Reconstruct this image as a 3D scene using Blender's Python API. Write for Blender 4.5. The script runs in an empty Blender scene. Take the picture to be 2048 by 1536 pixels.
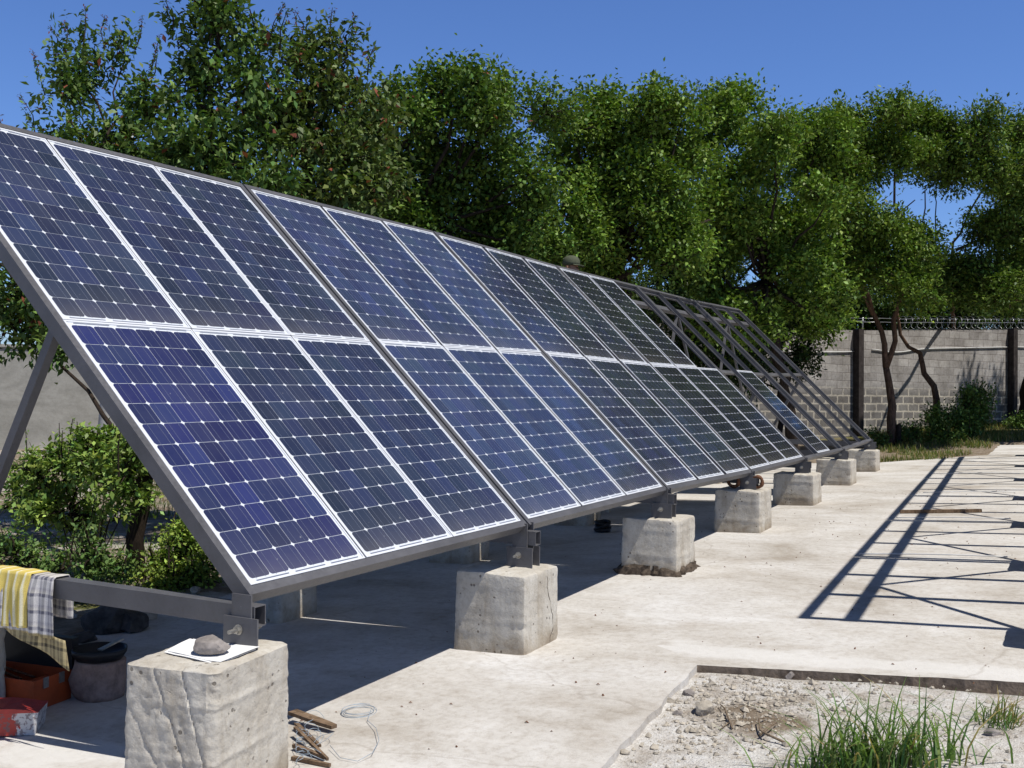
import bpy, math, random
import numpy as np
from mathutils import Vector, Matrix, noise as mnoise

# ------------------------------------------------------------------ camera, sky, sun, exposure
SC = bpy.context.scene
COL = SC.collection
CAM_C = np.array([-3.32186888, -2.92873045, 1.60111924])
CAM_R = np.array([0.46058297, -0.88749922, 0.01443848])
CAM_U = np.array([-0.00794414, 0.01214426, 0.9998947])
CAM_F = np.array([0.88758111, 0.46064917, 0.00145698])
FPX = 2141.1846
cam = bpy.data.cameras.new('camera')
cam.sensor_fit = 'HORIZONTAL'
cam.sensor_width = 36.0
cam.lens = FPX / 2048 * 36.0
cam.clip_start = 0.05
cam.clip_end = 2000
co = bpy.data.objects.new('camera', cam)
COL.objects.link(co)
co.matrix_world = Matrix(((CAM_R[0], CAM_U[0], -CAM_F[0], CAM_C[0]),
                          (CAM_R[1], CAM_U[1], -CAM_F[1], CAM_C[1]),
                          (CAM_R[2], CAM_U[2], -CAM_F[2], CAM_C[2]), (0, 0, 0, 1)))
SC.camera = co

world = bpy.data.worlds.new('World')
SC.world = world
world.use_nodes = True
wn = world.node_tree.nodes
wl = world.node_tree.links
bg = wn['Background']
sky = wn.new('ShaderNodeTexSky')
sky.sky_type = 'NISHITA'
sky.sun_disc = False
sky.sun_elevation = math.radians(64)
sky.sun_rotation = math.radians(188)
sky.air_density = 1.0
sky.dust_density = 0.25
sky.ozone_density = 4.0
hs = wn.new('ShaderNodeMix')
hs.data_type = 'RGBA'
hs.blend_type = 'MULTIPLY'
hs.inputs[0].default_value = 1.0
hs.inputs[7].default_value = (1.02, 1.30, 1.90, 1)      # deep dry-season blue
wl.new(sky.outputs['Color'], hs.inputs[6])
tcw = wn.new('ShaderNodeTexCoord')
sxw = wn.new('ShaderNodeSeparateXYZ')
wl.new(tcw.outputs['Generated'], sxw.inputs[0])
rw = wn.new('ShaderNodeValToRGB')
rw.color_ramp.elements[0].position = 0.35
rw.color_ramp.elements[0].color = (1, 1, 1, 1)
rw.color_ramp.elements[1].position = 0.68
rw.color_ramp.elements[1].color = (0.30, 0.245, 0.20, 1)  # the sky deepens towards the zenith
wl.new(sxw.outputs[2], rw.inputs['Fac'])
hz = wn.new('ShaderNodeMix')
hz.data_type = 'RGBA'
hz.blend_type = 'MULTIPLY'
hz.inputs[0].default_value = 1.0
wl.new(hs.outputs[2], hz.inputs[6])
wl.new(rw.outputs['Color'], hz.inputs[7])
wl.new(hz.outputs[2], bg.inputs['Color'])
bg.inputs['Strength'].default_value = 0.07

sun = bpy.data.lights.new('sun', 'SUN')
sun.energy = 4.9
sun.angle = math.radians(0.53)
sun.color = (1.0, 0.955, 0.88)
so = bpy.data.objects.new('sun', sun)
COL.objects.link(so)
SUN_TRAVEL = Vector((0.14, 1.0, -2.05))
so.rotation_euler = SUN_TRAVEL.to_track_quat('-Z', 'Y').to_euler()
so.location = (0, -10, 30)

SC.view_settings.view_transform = 'Standard'
SC.view_settings.look = 'None'
SC.view_settings.exposure = 0.0
SC.view_settings.gamma = 1.0

# ------------------------------------------------------------------ helpers
rng = np.random.default_rng(11)
random.seed(5)
PI = math.pi


def D(u, v, d):
    """world point at a depth (m) along the direction of a pixel of the photograph"""
    return CAM_C + (CAM_F + CAM_R * (u - 1024) / FPX - CAM_U * (v - 768) / FPX) * d


def gz(x, y):
    return -0.0121 + 0.0169 * x - 0.0458 * y


def on_slab(u, v):
    d = CAM_F + CAM_R * (u - 1024) / FPX - CAM_U * (v - 768) / FPX
    t = (gz(CAM_C[0], CAM_C[1]) - CAM_C[2]) / (d[2] - 0.0169 * d[0] + 0.0458 * d[1])
    return CAM_C + t * d


def nz(x, y, z=0.0, s=1.0):
    return mnoise.noise(Vector((x * s, y * s, z * s)))


def fbm(x, y, z=0.0, s=1.0, o=4):
    a, t, f = 1.0, 0.0, s
    for _ in range(o):
        t += a * mnoise.noise(Vector((x * f, y * f, z * f)))
        a *= 0.5
        f *= 2.1
    return t


def tag(o, label=None, cat=None, group=None, kind=None):
    if label: o['label'] = label
    if cat: o['category'] = cat
    if group: o['group'] = group
    if kind: o['kind'] = kind
    return o


def empty(name, loc=(0, 0, 0)):
    o = bpy.data.objects.new(name, None)
    o.empty_display_size = 0.1
    o.location = loc
    COL.objects.link(o)
    return o


class MB:
    """collects polygons and links them as one mesh object"""
    def __init__(self):
        self.v, self.f = [], []

    def add(self, vs, fs):
        b = len(self.v)
        self.v += [tuple(float(c) for c in p) for p in vs]
        self.f += [tuple(b + i for i in f) for f in fs]

    def box(self, a, b):
        (x0, y0, z0), (x1, y1, z1) = a, b
        self.add([(x0, y0, z0), (x1, y0, z0), (x1, y1, z0), (x0, y1, z0), (x0, y0, z1), (x1, y0, z1), (x1, y1, z1), (x0, y1, z1)],
                 [(0, 3, 2, 1), (4, 5, 6, 7), (0, 1, 5, 4), (1, 2, 6, 5), (2, 3, 7, 6), (3, 0, 4, 7)])

    def hexa(self, c8):
        self.add(c8, [(0, 3, 2, 1), (4, 5, 6, 7), (0, 1, 5, 4), (1, 2, 6, 5), (2, 3, 7, 6), (3, 0, 4, 7)])

    def beam(self, p0, p1, w, h, up=(0, 0, 1)):
        p0, p1, up = Vector(p0), Vector(p1), Vector(up)
        d = (p1 - p0).normalized()
        s = d.cross(up).normalized()
        u = s.cross(d).normalized()
        s *= w / 2
        u *= h / 2
        self.hexa([p0 - s - u, p0 + s - u, p0 + s + u, p0 - s + u, p1 - s - u, p1 + s - u, p1 + s + u, p1 - s + u])

    def tube(self, path, rad, n=8, cap=True):
        path = [Vector(p) for p in path]
        if not hasattr(rad, '__len__'): rad = [rad] * len(path)
        b = len(self.v)
        prev = None
        for i, p in enumerate(path):
            t = (path[min(i + 1, len(path) - 1)] - path[max(i - 1, 0)])
            t = t.normalized() if t.length > 1e-9 else Vector((0, 0, 1))
            if prev is None:
                a = t.cross(Vector((0, 0, 1)))
                if a.length < 0.05: a = t.cross(Vector((1, 0, 0)))
                a.normalize()
            else:
                a = prev - t * prev.dot(t)
                if a.length < 1e-6: a = t.orthogonal()
                a.normalize()
            prev = a
            c = t.cross(a)
            for k in range(n):
                q = p + (a * math.cos(2 * PI * k / n) + c * math.sin(2 * PI * k / n)) * rad[i]
                self.v.append(tuple(q))
        for i in range(len(path) - 1):
            for k in range(n):
                k2 = (k + 1) % n
                self.f.append((b + i * n + k, b + i * n + k2, b + (i + 1) * n + k2, b + (i + 1) * n + k))
        if cap:
            self.f.append(tuple(b + k for k in range(n))[::-1])
            self.f.append(tuple(b + (len(path) - 1) * n + k for k in range(n)))

    def cyl(self, p0, p1, r, n=16):
        self.tube([p0, p1], [r, r], n)

    def lathe(self, c, prof, n=24, wob=0.0, seed=0):
        b = len(self.v)
        for j, (r, z) in enumerate(prof):
            for k in range(n):
                a = 2 * PI * k / n
                rr = r * (1 + wob * nz(math.cos(a) * 1.7 + seed, math.sin(a) * 1.7, z * 6))
                self.v.append((c[0] + rr * math.cos(a), c[1] + rr * math.sin(a), c[2] + z))
        for j in range(len(prof) - 1):
            for k in range(n):
                k2 = (k + 1) % n
                self.f.append((b + j * n + k, b + j * n + k2, b + (j + 1) * n + k2, b + (j + 1) * n + k))
        self.f.append(tuple(b + k for k in range(n))[::-1])
        self.f.append(tuple(b + (len(prof) - 1) * n + k for k in range(n)))

    def build(self, name, mat, parent=None, smooth=False, origin=None):
        me = bpy.data.meshes.new(name)
        vs = self.v
        if origin is not None:
            vs = [(a - origin[0], b - origin[1], c - origin[2]) for a, b, c in vs]
        me.from_pydata(vs, [], self.f)
        me.update()
        me.materials.append(mat)
        o = bpy.data.objects.new(name, me)
        COL.objects.link(o)
        if origin is not None: o.location = origin
        if smooth: me.polygons.foreach_set('use_smooth', [True] * len(me.polygons))
        if parent is not None: child(o, parent)
        return o


def child(o, parent):
    o.parent = parent
    o.matrix_parent_inverse = Matrix.Translation(parent.location).inverted()


def fast_mesh(name, V, quads, mat, colors=None):
    """V (n,3); quads (m,4) arrays"""
    me = bpy.data.meshes.new(name)
    me.vertices.add(len(V))
    me.vertices.foreach_set('co', np.ascontiguousarray(V, dtype=np.float32).ravel())
    m, k = quads.shape
    me.loops.add(m * k)
    me.loops.foreach_set('vertex_index', np.ascontiguousarray(quads, dtype=np.int32).ravel())
    me.polygons.add(m)
    me.polygons.foreach_set('loop_start', np.arange(0, m * k, k, dtype=np.int32))
    me.update(calc_edges=True)
    if colors is not None:
        a = me.color_attributes.new('tint', 'FLOAT_COLOR', 'POINT')
        c = np.ones((len(V), 4), np.float32)
        c[:, :3] = colors
        a.data.foreach_set('color', c.ravel())
    me.materials.append(mat)
    return me


# ------------------------------------------------------------------ materials
class NT:
    def __init__(self, name):
        self.m = bpy.data.materials.new(name)
        self.m.use_nodes = True
        self.t = self.m.node_tree
        self.b = self.t.nodes['Principled BSDF']
        self.out = self.t.nodes['Material Output']

    def n(self, kind, **kw):
        x = self.t.nodes.new(kind)
        for k, v in kw.items():
            if k in x.inputs: x.inputs[k].default_value = v
            else: setattr(x, k, v)
        return x

    def l(self, a, b):
        self.t.links.new(a, b)

    def coord(self, scale=(1, 1, 1), kind='Object', rot=(0, 0, 0)):
        tc = self.n('ShaderNodeTexCoord')
        mp = self.n('ShaderNodeMapping')
        mp.inputs['Scale'].default_value = scale
        mp.inputs['Rotation'].default_value = rot
        self.l(tc.outputs[kind], mp.inputs['Vector'])
        return mp.outputs['Vector']

    def noise(self, vec, scale, detail=6, rough=0.6, dist=0.0):
        x = self.n('ShaderNodeTexNoise')
        x.inputs['Scale'].default_value = scale
        x.inputs['Detail'].default_value = detail
        x.inputs['Roughness'].default_value = rough
        x.inputs['Distortion'].default_value = dist
        self.l(vec, x.inputs['Vector'])
        return x.outputs['Fac']

    def ramp(self, fac, stops, interp='LINEAR'):
        x = self.n('ShaderNodeValToRGB')
        x.color_ramp.interpolation = interp
        e = x.color_ramp.elements
        while len(e) > 1: e.remove(e[0])
        e[0].position = stops[0][0]
        e[0].color = col4(stops[0][1])
        for p, c in stops[1:]:
            q = e.new(p)
            q.color = col4(c)
        self.l(fac, x.inputs['Fac'])
        return x.outputs['Color']

    def mix(self, fac, a, b, mode='MIX'):
        x = self.n('ShaderNodeMix', data_type='RGBA', blend_type=mode)
        x.clamp_factor = True
        for s, val in ((0, fac), (6, a), (7, b)):
            i = x.inputs[s]
            if isinstance(val, (int, float)): i.default_value = val
            elif isinstance(val, tuple): i.default_value = col4(val)
            else: self.l(val, i)
        return x.outputs[2]

    def math(self, op, a, b=0.0):
        x = self.n('ShaderNodeMath', operation=op)
        for i, val in ((0, a), (1, b)):
            if isinstance(val, (int, float)): x.inputs[i].default_value = val
            else: self.l(val, x.inputs[i])
        return x.outputs[0]

    def bump(self, h, strength=0.4, dist=0.01):
        x = self.n('ShaderNodeBump')
        x.inputs['Strength'].default_value = strength
        x.inputs['Distance'].default_value = dist
        self.l(h, x.inputs['Height'])
        self.l(x.outputs['Normal'], self.b.inputs['Normal'])

    def color(self, c):
        if isinstance(c, tuple): self.b.inputs['Base Color'].default_value = col4(c)
        else: self.l(c, self.b.inputs['Base Color'])

    def set(self, **kw):
        for k, v in kw.items(): self.b.inputs[k.replace('_', ' ')].default_value = v


def col4(c):
    if isinstance(c, (int, float)): return (c, c, c, 1)
    return tuple(c) + (1,) if len(c) == 3 else tuple(c)


def mat_slab():
    t = NT('slab_concrete')
    v = t.coord()
    vs = t.coord((1.5, 0.7, 1), rot=(0, 0, 0.12))
    n1 = t.noise(v, 0.75, 8, 0.66, 0.5)
    n2 = t.noise(vs, 2.1, 8, 0.72, 0.15)
    n3 = t.noise(v, 22, 5, 0.7)
    n4 = t.noise(v, 120, 3, 0.6)
    c = t.ramp(n1, [(0.34, (0.405, 0.37, 0.325)), (0.45, (0.515, 0.49, 0.455)), (0.54, (0.565, 0.545, 0.515)), (0.68, (0.63, 0.62, 0.605))])
    c2 = t.ramp(n2, [(0.33, (0.77, 0.72, 0.66)), (0.48, (0.96, 0.95, 0.93)), (0.68, (1.12, 1.12, 1.12))])
    c = t.mix(0.7, c, c2, 'MULTIPLY')
    # light lime wash beside the notch
    c3 = t.ramp(n3, [(0.3, (0.74, 0.70, 0.66)), (0.52, (1, 1, 1)), (0.7, (1.08, 1.08, 1.08))])
    c = t.mix(0.7, c, c3, 'MULTIPLY')
    sp = t.ramp(n4, [(0.26, (0.45, 0.4, 0.34)), (0.34, (1, 1, 1))])
    c = t.mix(0.6, c, sp, 'MULTIPLY')
    # dribbled pale cement bands and dark hairline cracks
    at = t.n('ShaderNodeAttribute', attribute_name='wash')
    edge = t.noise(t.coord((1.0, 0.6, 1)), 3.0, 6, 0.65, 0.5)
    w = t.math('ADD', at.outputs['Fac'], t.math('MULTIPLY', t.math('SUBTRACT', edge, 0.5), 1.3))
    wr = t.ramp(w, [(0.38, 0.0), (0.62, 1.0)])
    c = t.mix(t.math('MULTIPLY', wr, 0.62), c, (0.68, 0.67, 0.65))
    vo = t.n('ShaderNodeTexVoronoi', feature='DISTANCE_TO_EDGE')
    vo.inputs['Scale'].default_value = 0.42
    wv = t.n('ShaderNodeMixRGB')
    nn = t.n('ShaderNodeTexNoise')
    nn.inputs['Scale'].default_value = 1.6
    nn.inputs['Detail'].default_value = 5
    t.l(v, nn.inputs['Vector'])
    wv.inputs[0].default_value = 0.35
    t.l(v, wv.inputs[1])
    t.l(nn.outputs['Color'], wv.inputs[2])
    t.l(wv.outputs[0], vo.inputs['Vector'])
    cr = t.ramp(vo.outputs['Distance'], [(0.0, (0.55, 0.5, 0.45)), (0.0035, (1, 1, 1))])
    c = t.mix(0.35, c, cr, 'MULTIPLY')
    t.color(c)
    t.set(Roughness=0.92)
    t.b.inputs['Specular IOR Level'].default_value = 0.2
    h = t.math('ADD', t.math('MULTIPLY', n3, 0.6), t.math('ADD', t.math('MULTIPLY', n4, 0.25), n2))
    t.bump(h, 0.55, 0.012)
    return t.m


def mat_pillar():
    t = NT('pillar_concrete')
    v = t.coord()
    oi = t.n('ShaderNodeObjectInfo')
    ad = t.n('ShaderNodeVectorMath', operation='ADD')
    t.l(v, ad.inputs[0])
    cx = t.n('ShaderNodeCombineXYZ')
    t.l(t.math('MULTIPLY', oi.outputs['Random'], 37.0), cx.inputs[0])
    t.l(cx.outputs[0], ad.inputs[1])
    v = ad.outputs[0]
    n1 = t.noise(v, 4.0, 7, 0.65, 0.5)
    n3 = t.noise(v, 42, 5, 0.7)
    mp = t.n('ShaderNodeMapping')
    mp.inputs['Scale'].default_value = (9, 9, 1.2)
    t.l(v, mp.inputs['Vector'])
    ns = t.noise(mp.outputs[0], 1.6, 5, 0.6)
    c = t.ramp(n1, [(0.28, (0.37, 0.335, 0.28)), (0.44, (0.48, 0.445, 0.385)), (0.6, (0.55, 0.52, 0.46)), (0.75, (0.61, 0.585, 0.53))])
    c = t.mix(0.5, c, t.ramp(ns, [(0.3, (0.72, 0.66, 0.58)), (0.5, (1, 1, 1)), (0.7, (1.1, 1.1, 1.1))]), 'MULTIPLY')
    c = t.mix(0.5, c, t.ramp(n3, [(0.3, (0.65, 0.62, 0.58)), (0.5, (1, 1, 1))]), 'MULTIPLY')
    vo = t.n('ShaderNodeTexVoronoi')
    vo.inputs['Scale'].default_value = 26
    vo.inputs['Randomness'].default_value = 1.0
    t.l(v, vo.inputs['Vector'])
    gate = t.noise(v, 9, 2, 0.5)
    pit = t.math('MULTIPLY', t.ramp(vo.outputs['Distance'], [(0.0, 1.0), (0.17, 1.0), (0.24, 0.0)]), t.ramp(gate, [(0.56, 0.0), (0.60, 1.0)]))
    c = t.mix(t.math('MULTIPLY', pit, 0.75), c, (0.12, 0.10, 0.08))
    # soil splashed on the foot, and board marks
    tc = t.n('ShaderNodeTexCoord')
    sz = t.n('ShaderNodeSeparateXYZ')
    t.l(tc.outputs['Object'], sz.inputs[0])
    ft = t.math('ADD', sz.outputs[2], t.math('MULTIPLY', t.math('SUBTRACT', n1, 0.5), 0.30))
    c = t.mix(0.75, c, t.ramp(ft, [(0.0, (0.60, 0.52, 0.43)), (0.06, (0.80, 0.75, 0.68)), (0.13, (1, 1, 1))]), 'MULTIPLY')
    st = t.noise(v, 7, 6, 0.7, 1.2)
    c = t.mix(0.5, c, t.ramp(st, [(0.30, (0.55, 0.50, 0.44)), (0.40, (1, 1, 1))]), 'MULTIPLY')
    t.color(c)
    t.set(Roughness=0.93)
    t.b.inputs['Specular IOR Level'].default_value = 0.2
    h = t.math('SUBTRACT', t.math('ADD', t.math('MULTIPLY', n3, 0.75), n1), t.math('MULTIPLY', pit, 0.8))
    t.bump(h, 0.6, 0.012)
    return t.m


def mat_ground():
    t = NT('dirt_ground')
    v = t.coord()
    at = t.n('ShaderNodeAttribute', attribute_name='zone')   # r lime dust, g grass
    sep = t.n('ShaderNodeSeparateColor')
    t.l(at.outputs['Color'], sep.inputs[0])
    n1 = t.noise(v, 1.1, 7, 0.65, 0.5)
    n2 = t.noise(v, 7, 7, 0.7, 0.3)
    n3 = t.noise(v, 60, 4, 0.7)
    dirt = t.ramp(n2, [(0.3, (0.15, 0.115, 0.08)), (0.5, (0.25, 0.20, 0.15)), (0.68, (0.36, 0.31, 0.25))])
    dust = t.ramp(n2, [(0.28, (0.38, 0.33, 0.275)), (0.46, (0.58, 0.55, 0.51)), (0.64, (0.72, 0.71, 0.69))])
    gr = t.ramp(n2, [(0.3, (0.06, 0.08, 0.025)), (0.5, (0.13, 0.13, 0.045)), (0.7, (0.27, 0.22, 0.10))])
    f1 = t.math('ADD', sep.outputs[0], t.math('MULTIPLY', t.math('SUBTRACT', n1, 0.5), 1.8))
    c = t.mix(t.ramp(f1, [(0.4, 0.0), (0.6, 1.0)]), dirt, dust)
    f2 = t.math('ADD', sep.outputs[1], t.math('MULTIPLY', t.math('SUBTRACT', n1, 0.5), 1.6))
    c = t.mix(t.ramp(f2, [(0.42, 0.0), (0.62, 1.0)]), c, gr)
    c = t.mix(0.6, c, t.ramp(n3, [(0.3, (0.6, 0.57, 0.54)), (0.55, (1.05, 1.05, 1.05))]), 'MULTIPLY')
    t.color(c)
    t.set(Roughness=0.97)
    t.b.inputs['Specular IOR Level'].default_value = 0.1
    t.bump(t.math('ADD', n2, t.math('MULTIPLY', n3, 0.6)), 0.9, 0.03)
    return t.m


def mat_steel(name='grey_painted_steel', c=(0.094, 0.093, 0.100)):
    t = NT(name)
    v = t.coord()
    n1 = t.noise(v, 3.5, 6, 0.6)
    n2 = t.noise(v, 55, 4, 0.65)
    a = tuple(x * 0.8 for x in c)
    b = tuple(x * 1.25 for x in c)
    cc = t.ramp(n1, [(0.3, a), (0.7, b)])
    cc = t.mix(0.4, cc, t.ramp(n2, [(0.32, (0.7, 0.68, 0.66)), (0.5, (1, 1, 1)), (0.74, (1.25, 1.25, 1.25))]), 'MULTIPLY')
    n3 = t.noise(v, 11, 7, 0.75, 0.6)
    cc = t.mix(t.math('MULTIPLY', t.ramp(n3, [(0.64, 0.0), (0.72, 1.0)]), 0.6), cc, (0.10, 0.055, 0.035))
    n5 = t.noise(v, 26, 6, 0.8, 0.2)
    cc = t.mix(t.math('MULTIPLY', t.ramp(n5, [(0.66, 0.0), (0.70, 1.0)]), 0.45), cc, (0.30, 0.30, 0.31))
    t.color(cc)
    t.set(Roughness=0.5)
    t.l(t.ramp(n2, [(0.3, 0.36), (0.7, 0.58)]), t.b.inputs['Roughness'])
    t.bump(n2, 0.12, 0.003)
    return t.m


def mat_plain(name, c, rough=0.7, spec=0.3, nscale=18, var=0.25, metal=0.0, bump=0.2):
    t = NT(name)
    v = t.coord()
    n = t.noise(v, nscale, 5, 0.65)
    t.color(t.ramp(n, [(0.3, tuple(x * (1 - var) for x in c)), (0.7, tuple(min(1, x * (1 + var)) for x in c))]))
    t.set(Roughness=rough, Metallic=metal)
    t.b.inputs['Specular IOR Level'].default_value = spec
    if bump: t.bump(n, bump, 0.01)
    return t.m


def mat_cell():
    t = NT('silicon_cell')
    at = t.n('ShaderNodeAttribute', attribute_name='tint')
    oi = t.n('ShaderNodeObjectInfo')
    base = oi.outputs['Color']                              # each panel's own cell colour, with its reflections put in
    c = t.mix(1.0, base, at.outputs['Color'], 'MULTIPLY')
    v = t.coord()
    mp = t.n('ShaderNodeMapping')
    mp.inputs['Scale'].default_value = (60, 1.5, 1)
    t.l(v, mp.inputs['Vector'])
    st = t.noise(mp.outputs[0], 2.0, 4, 0.6)
    dust = t.noise(v, 3.0, 6, 0.65)
    c = t.mix(t.math('MULTIPLY', t.ramp(st, [(0.62, 0.0), (0.74, 1.0)]), 0.05), c, (0.35, 0.38, 0.45))
    c = t.mix(t.math('MULTIPLY', t.ramp(dust, [(0.42, 0.0), (0.75, 1.0)]), 0.04), c, (0.4, 0.38, 0.35))
    sy = t.n('ShaderNodeSeparateXYZ')
    t.l(v, sy.inputs[0])
    low = t.math('ADD', sy.outputs[1], t.math('MULTIPLY', t.math('SUBTRACT', dust, 0.5), 0.35))
    c = t.mix(t.ramp(low, [(0.0, 0.16), (0.10, 0.06), (0.30, 0.0)]), c, (0.36, 0.33, 0.29))
    spk = t.noise(v, 34, 3, 0.5)
    c = t.mix(t.math('MULTIPLY', t.ramp(spk, [(0.735, 0.0), (0.755, 1.0)]), 0.35), c, (0.5, 0.5, 0.5))
    t.l(t.ramp(dust, [(0.35, 0.06), (0.7, 0.22)]), t.b.inputs['Roughness'])
    t.color(c)
    t.set(Roughness=0.10)
    t.b.inputs['IOR'].default_value = 1.5
    t.b.inputs['Specular IOR Level'].default_value = 0.55
    return t.m


def mat_leaf(name, hue_shift=(1, 1, 1), trans=0.13):
    t = NT(name)
    at = t.n('ShaderNodeAttribute', attribute_name='tint')
    c = t.mix(1.0, at.outputs['Color'], hue_shift, 'MULTIPLY')
    t.color(c)
    t.set(Roughness=0.5)
    t.b.inputs['Specular IOR Level'].default_value = 0.22
    tr = t.n('ShaderNodeBsdfTranslucent')
    c2 = t.mix(1.0, c, (1.5, 1.7, 0.6), 'MULTIPLY')
    t.l(c2, tr.inputs['Color'])
    ms = t.n('ShaderNodeMixShader')
    ms.inputs[0].default_value = trans
    t.l(t.b.outputs[0], ms.inputs[1])
    t.l(tr.outputs[0], ms.inputs[2])
    t.l(ms.outputs[0], t.out.inputs['Surface'])
    return t.m


def mat_bark(name, a, b):
    t = NT(name)
    v = t.coord((7, 7, 1.6))
    n = t.noise(v, 3.0, 7, 0.7, 0.8)
    t.color(t.ramp(n, [(0.32, a), (0.68, b)]))
    t.set(Roughness=0.95)
    t.b.inputs['Specular IOR Level'].default_value = 0.1
    t.bump(n, 0.9, 0.02)
    return t.m


def mat_blocks():
    t = NT('cinder_block_wall')
    v = t.coord()
    # object x along the wall, z up -> brick texture plane
    sx = t.n('ShaderNodeSeparateXYZ')
    t.l(v, sx.inputs[0])
    cb = t.n('ShaderNodeCombineXYZ')
    wob = t.noise(v, 1.2, 3, 0.5)
    t.l(t.math('ADD', sx.outputs[0], t.math('MULTIPLY', wob, 0.05)), cb.inputs[0])
    t.l(t.math('ADD', sx.outputs[2], t.math('MULTIPLY', wob, 0.05)), cb.inputs[1])
    br = t.n('ShaderNodeTexBrick')
    br.inputs['Scale'].default_value = 1.0
    br.inputs['Brick Width'].default_value = 0.41
    br.inputs['Row Height'].default_value = 0.205
    br.inputs['Mortar Size'].default_value = 0.012
    br.inputs['Mortar Smooth'].default_value = 0.25
    br.inputs['Bias'].default_value = 0.0
    br.inputs['Color1'].default_value = (0.36, 0.345, 0.335, 1)
    br.inputs['Color2'].default_value = (0.50, 0.485, 0.47, 1)
    br.inputs['Mortar'].default_value = (0.32, 0.30, 0.29, 1)
    t.l(cb.outputs[0], br.inputs['Vector'])
    n2 = t.noise(v, 16, 6, 0.7)
    n1 = t.noise(v, 1.3, 5, 0.6)
    # lower courses: darker, damp blocks with thick pale mortar
    low = t.math('SUBTRACT', t.math('ADD', 1.35, t.math('MULTIPLY', t.math('SUBTRACT', n1, 0.5), 0.9)), sx.outputs[2])
    lowf = t.ramp(low, [(0.0, 0.0), (0.25, 1.0)])
    br2 = t.n('ShaderNodeTexBrick')
    for k, val in (('Scale', 1.0), ('Brick Width', 0.41), ('Row Height', 0.205), ('Mortar Size', 0.024), ('Mortar Smooth', 0.3)):
        br2.inputs[k].default_value = val
    br2.inputs['Color1'].default_value = (0.20, 0.19, 0.185, 1)
    br2.inputs['Color2'].default_value = (0.26, 0.25, 0.235, 1)
    br2.inputs['Mortar'].default_value = (0.60, 0.56, 0.48, 1)
    wob2 = t.noise(v, 9, 4, 0.6)
    cb2 = t.n('ShaderNodeCombineXYZ')
    t.l(t.math('ADD', sx.outputs[0], t.math('MULTIPLY', t.math('SUBTRACT', wob2, 0.5), 0.07)), cb2.inputs[0])
    t.l(t.math('ADD', sx.outputs[2], t.math('MULTIPLY', t.math('SUBTRACT', wob2, 0.5), 0.06)), cb2.inputs[1])
    t.l(cb2.outputs[0], br2.inputs['Vector'])
    c = t.mix(lowf, br.outputs['Color'], br2.outputs['Color'])
    c = t.mix(0.7, c, t.ramp(n2, [(0.3, (0.62, 0.6, 0.58)), (0.52, (1, 1, 1)), (0.72, (1.2, 1.2, 1.2))]), 'MULTIPLY')
    c = t.mix(0.8, c, t.ramp(n1, [(0.3, (0.55, 0.52, 0.49)), (0.6, (1.02, 1.0, 0.98))]), 'MULTIPLY')
    n7 = t.noise(v, 5.0, 7, 0.75, 0.8)
    c = t.mix(t.math('MULTIPLY', t.ramp(n7, [(0.60, 0.0), (0.68, 1.0)]), 0.45), c, (0.47, 0.44, 0.39))
    t.color(c)
    t.set(Roughness=0.95)
    t.b.inputs['Specular IOR Level'].default_value = 0.1
    h = t.math('ADD', t.math('MULTIPLY', n2, 0.5), br.outputs['Fac'])
    x = t.math('SUBTRACT', 1.0, h)
    t.bump(x, 0.5, 0.010)
    return t.m


def mat_plaster():
    t = NT('grey_plaster')
    v = t.coord()
    n1 = t.noise(t.coord((1, 1, 2.2)), 0.9, 6, 0.65, 0.6)
    n2 = t.noise(v, 14, 5, 0.7)
    c = t.ramp(n1, [(0.3, (0.24, 0.235, 0.215)), (0.55, (0.34, 0.335, 0.31)), (0.75, (0.42, 0.41, 0.385))])
    c = t.mix(0.5, c, t.ramp(n2, [(0.3, (0.75, 0.74, 0.72)), (0.6, (1.05, 1.05, 1.05))]), 'MULTIPLY')
    t.color(c)
    t.set(Roughness=0.95)
    t.bump(n2, 0.3, 0.01)
    return t.m


M = {}
M['slab'] = mat_slab()
M['slab_edge'] = mat_plain('soil_and_shade_slab_edge', (0.20, 0.16, 0.125), 0.95, 0.1, 16, 0.5, 0, 0.8)  # soil brown, with the shade of the near-facing edge put into the colour
M['pillar'] = mat_pillar()
M['ground'] = mat_ground()
M['steel'] = mat_steel()
M['zinc'] = mat_plain('worn_zinc', (0.42, 0.40, 0.36), 0.4, 0.5, 40, 0.3, 0.8)
M['rust'] = mat_plain('rusty_metal', (0.16, 0.075, 0.04), 0.75, 0.3, 40, 0.5, 0.3)
M['alu'] = mat_plain('pale_aluminium', (0.66, 0.68, 0.72), 0.38, 0.5, 8, 0.04, 0.0, 0)
M['white'] = mat_plain('white_backsheet', (0.66, 0.69, 0.74), 0.25, 0.5, 4, 0.03, 0.0, 0)
M['cell'] = mat_cell()
M['bus'] = mat_plain('tinned_ribbon', (0.15, 0.17, 0.23), 0.35, 0.5, 6, 0.05, 0.0, 0)
M['back'] = mat_plain('panel_back', (0.60, 0.60, 0.60), 0.6, 0.3, 4, 0.05, 0, 0)
M['blocks'] = mat_blocks()
M['plaster'] = mat_plaster()
M['post'] = mat_plain('dark_weathered_concrete', (0.055, 0.047, 0.045), 0.95, 0.1, 9, 0.45)
M['pole'] = mat_plain('pale_concrete_pole', (0.40, 0.40, 0.39), 0.9, 0.2, 7, 0.2)
M['cable'] = mat_plain('white_cable', (0.62, 0.62, 0.61), 0.6, 0.3, 6, 0.1, 0, 0)
M['wire'] = mat_plain('galvanised_wire', (0.45, 0.46, 0.47), 0.35, 0.5, 30, 0.2, 0.7, 0)
M['bark_dark'] = mat_bark('dark_bark', (0.018, 0.014, 0.011), (0.06, 0.045, 0.035))
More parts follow.
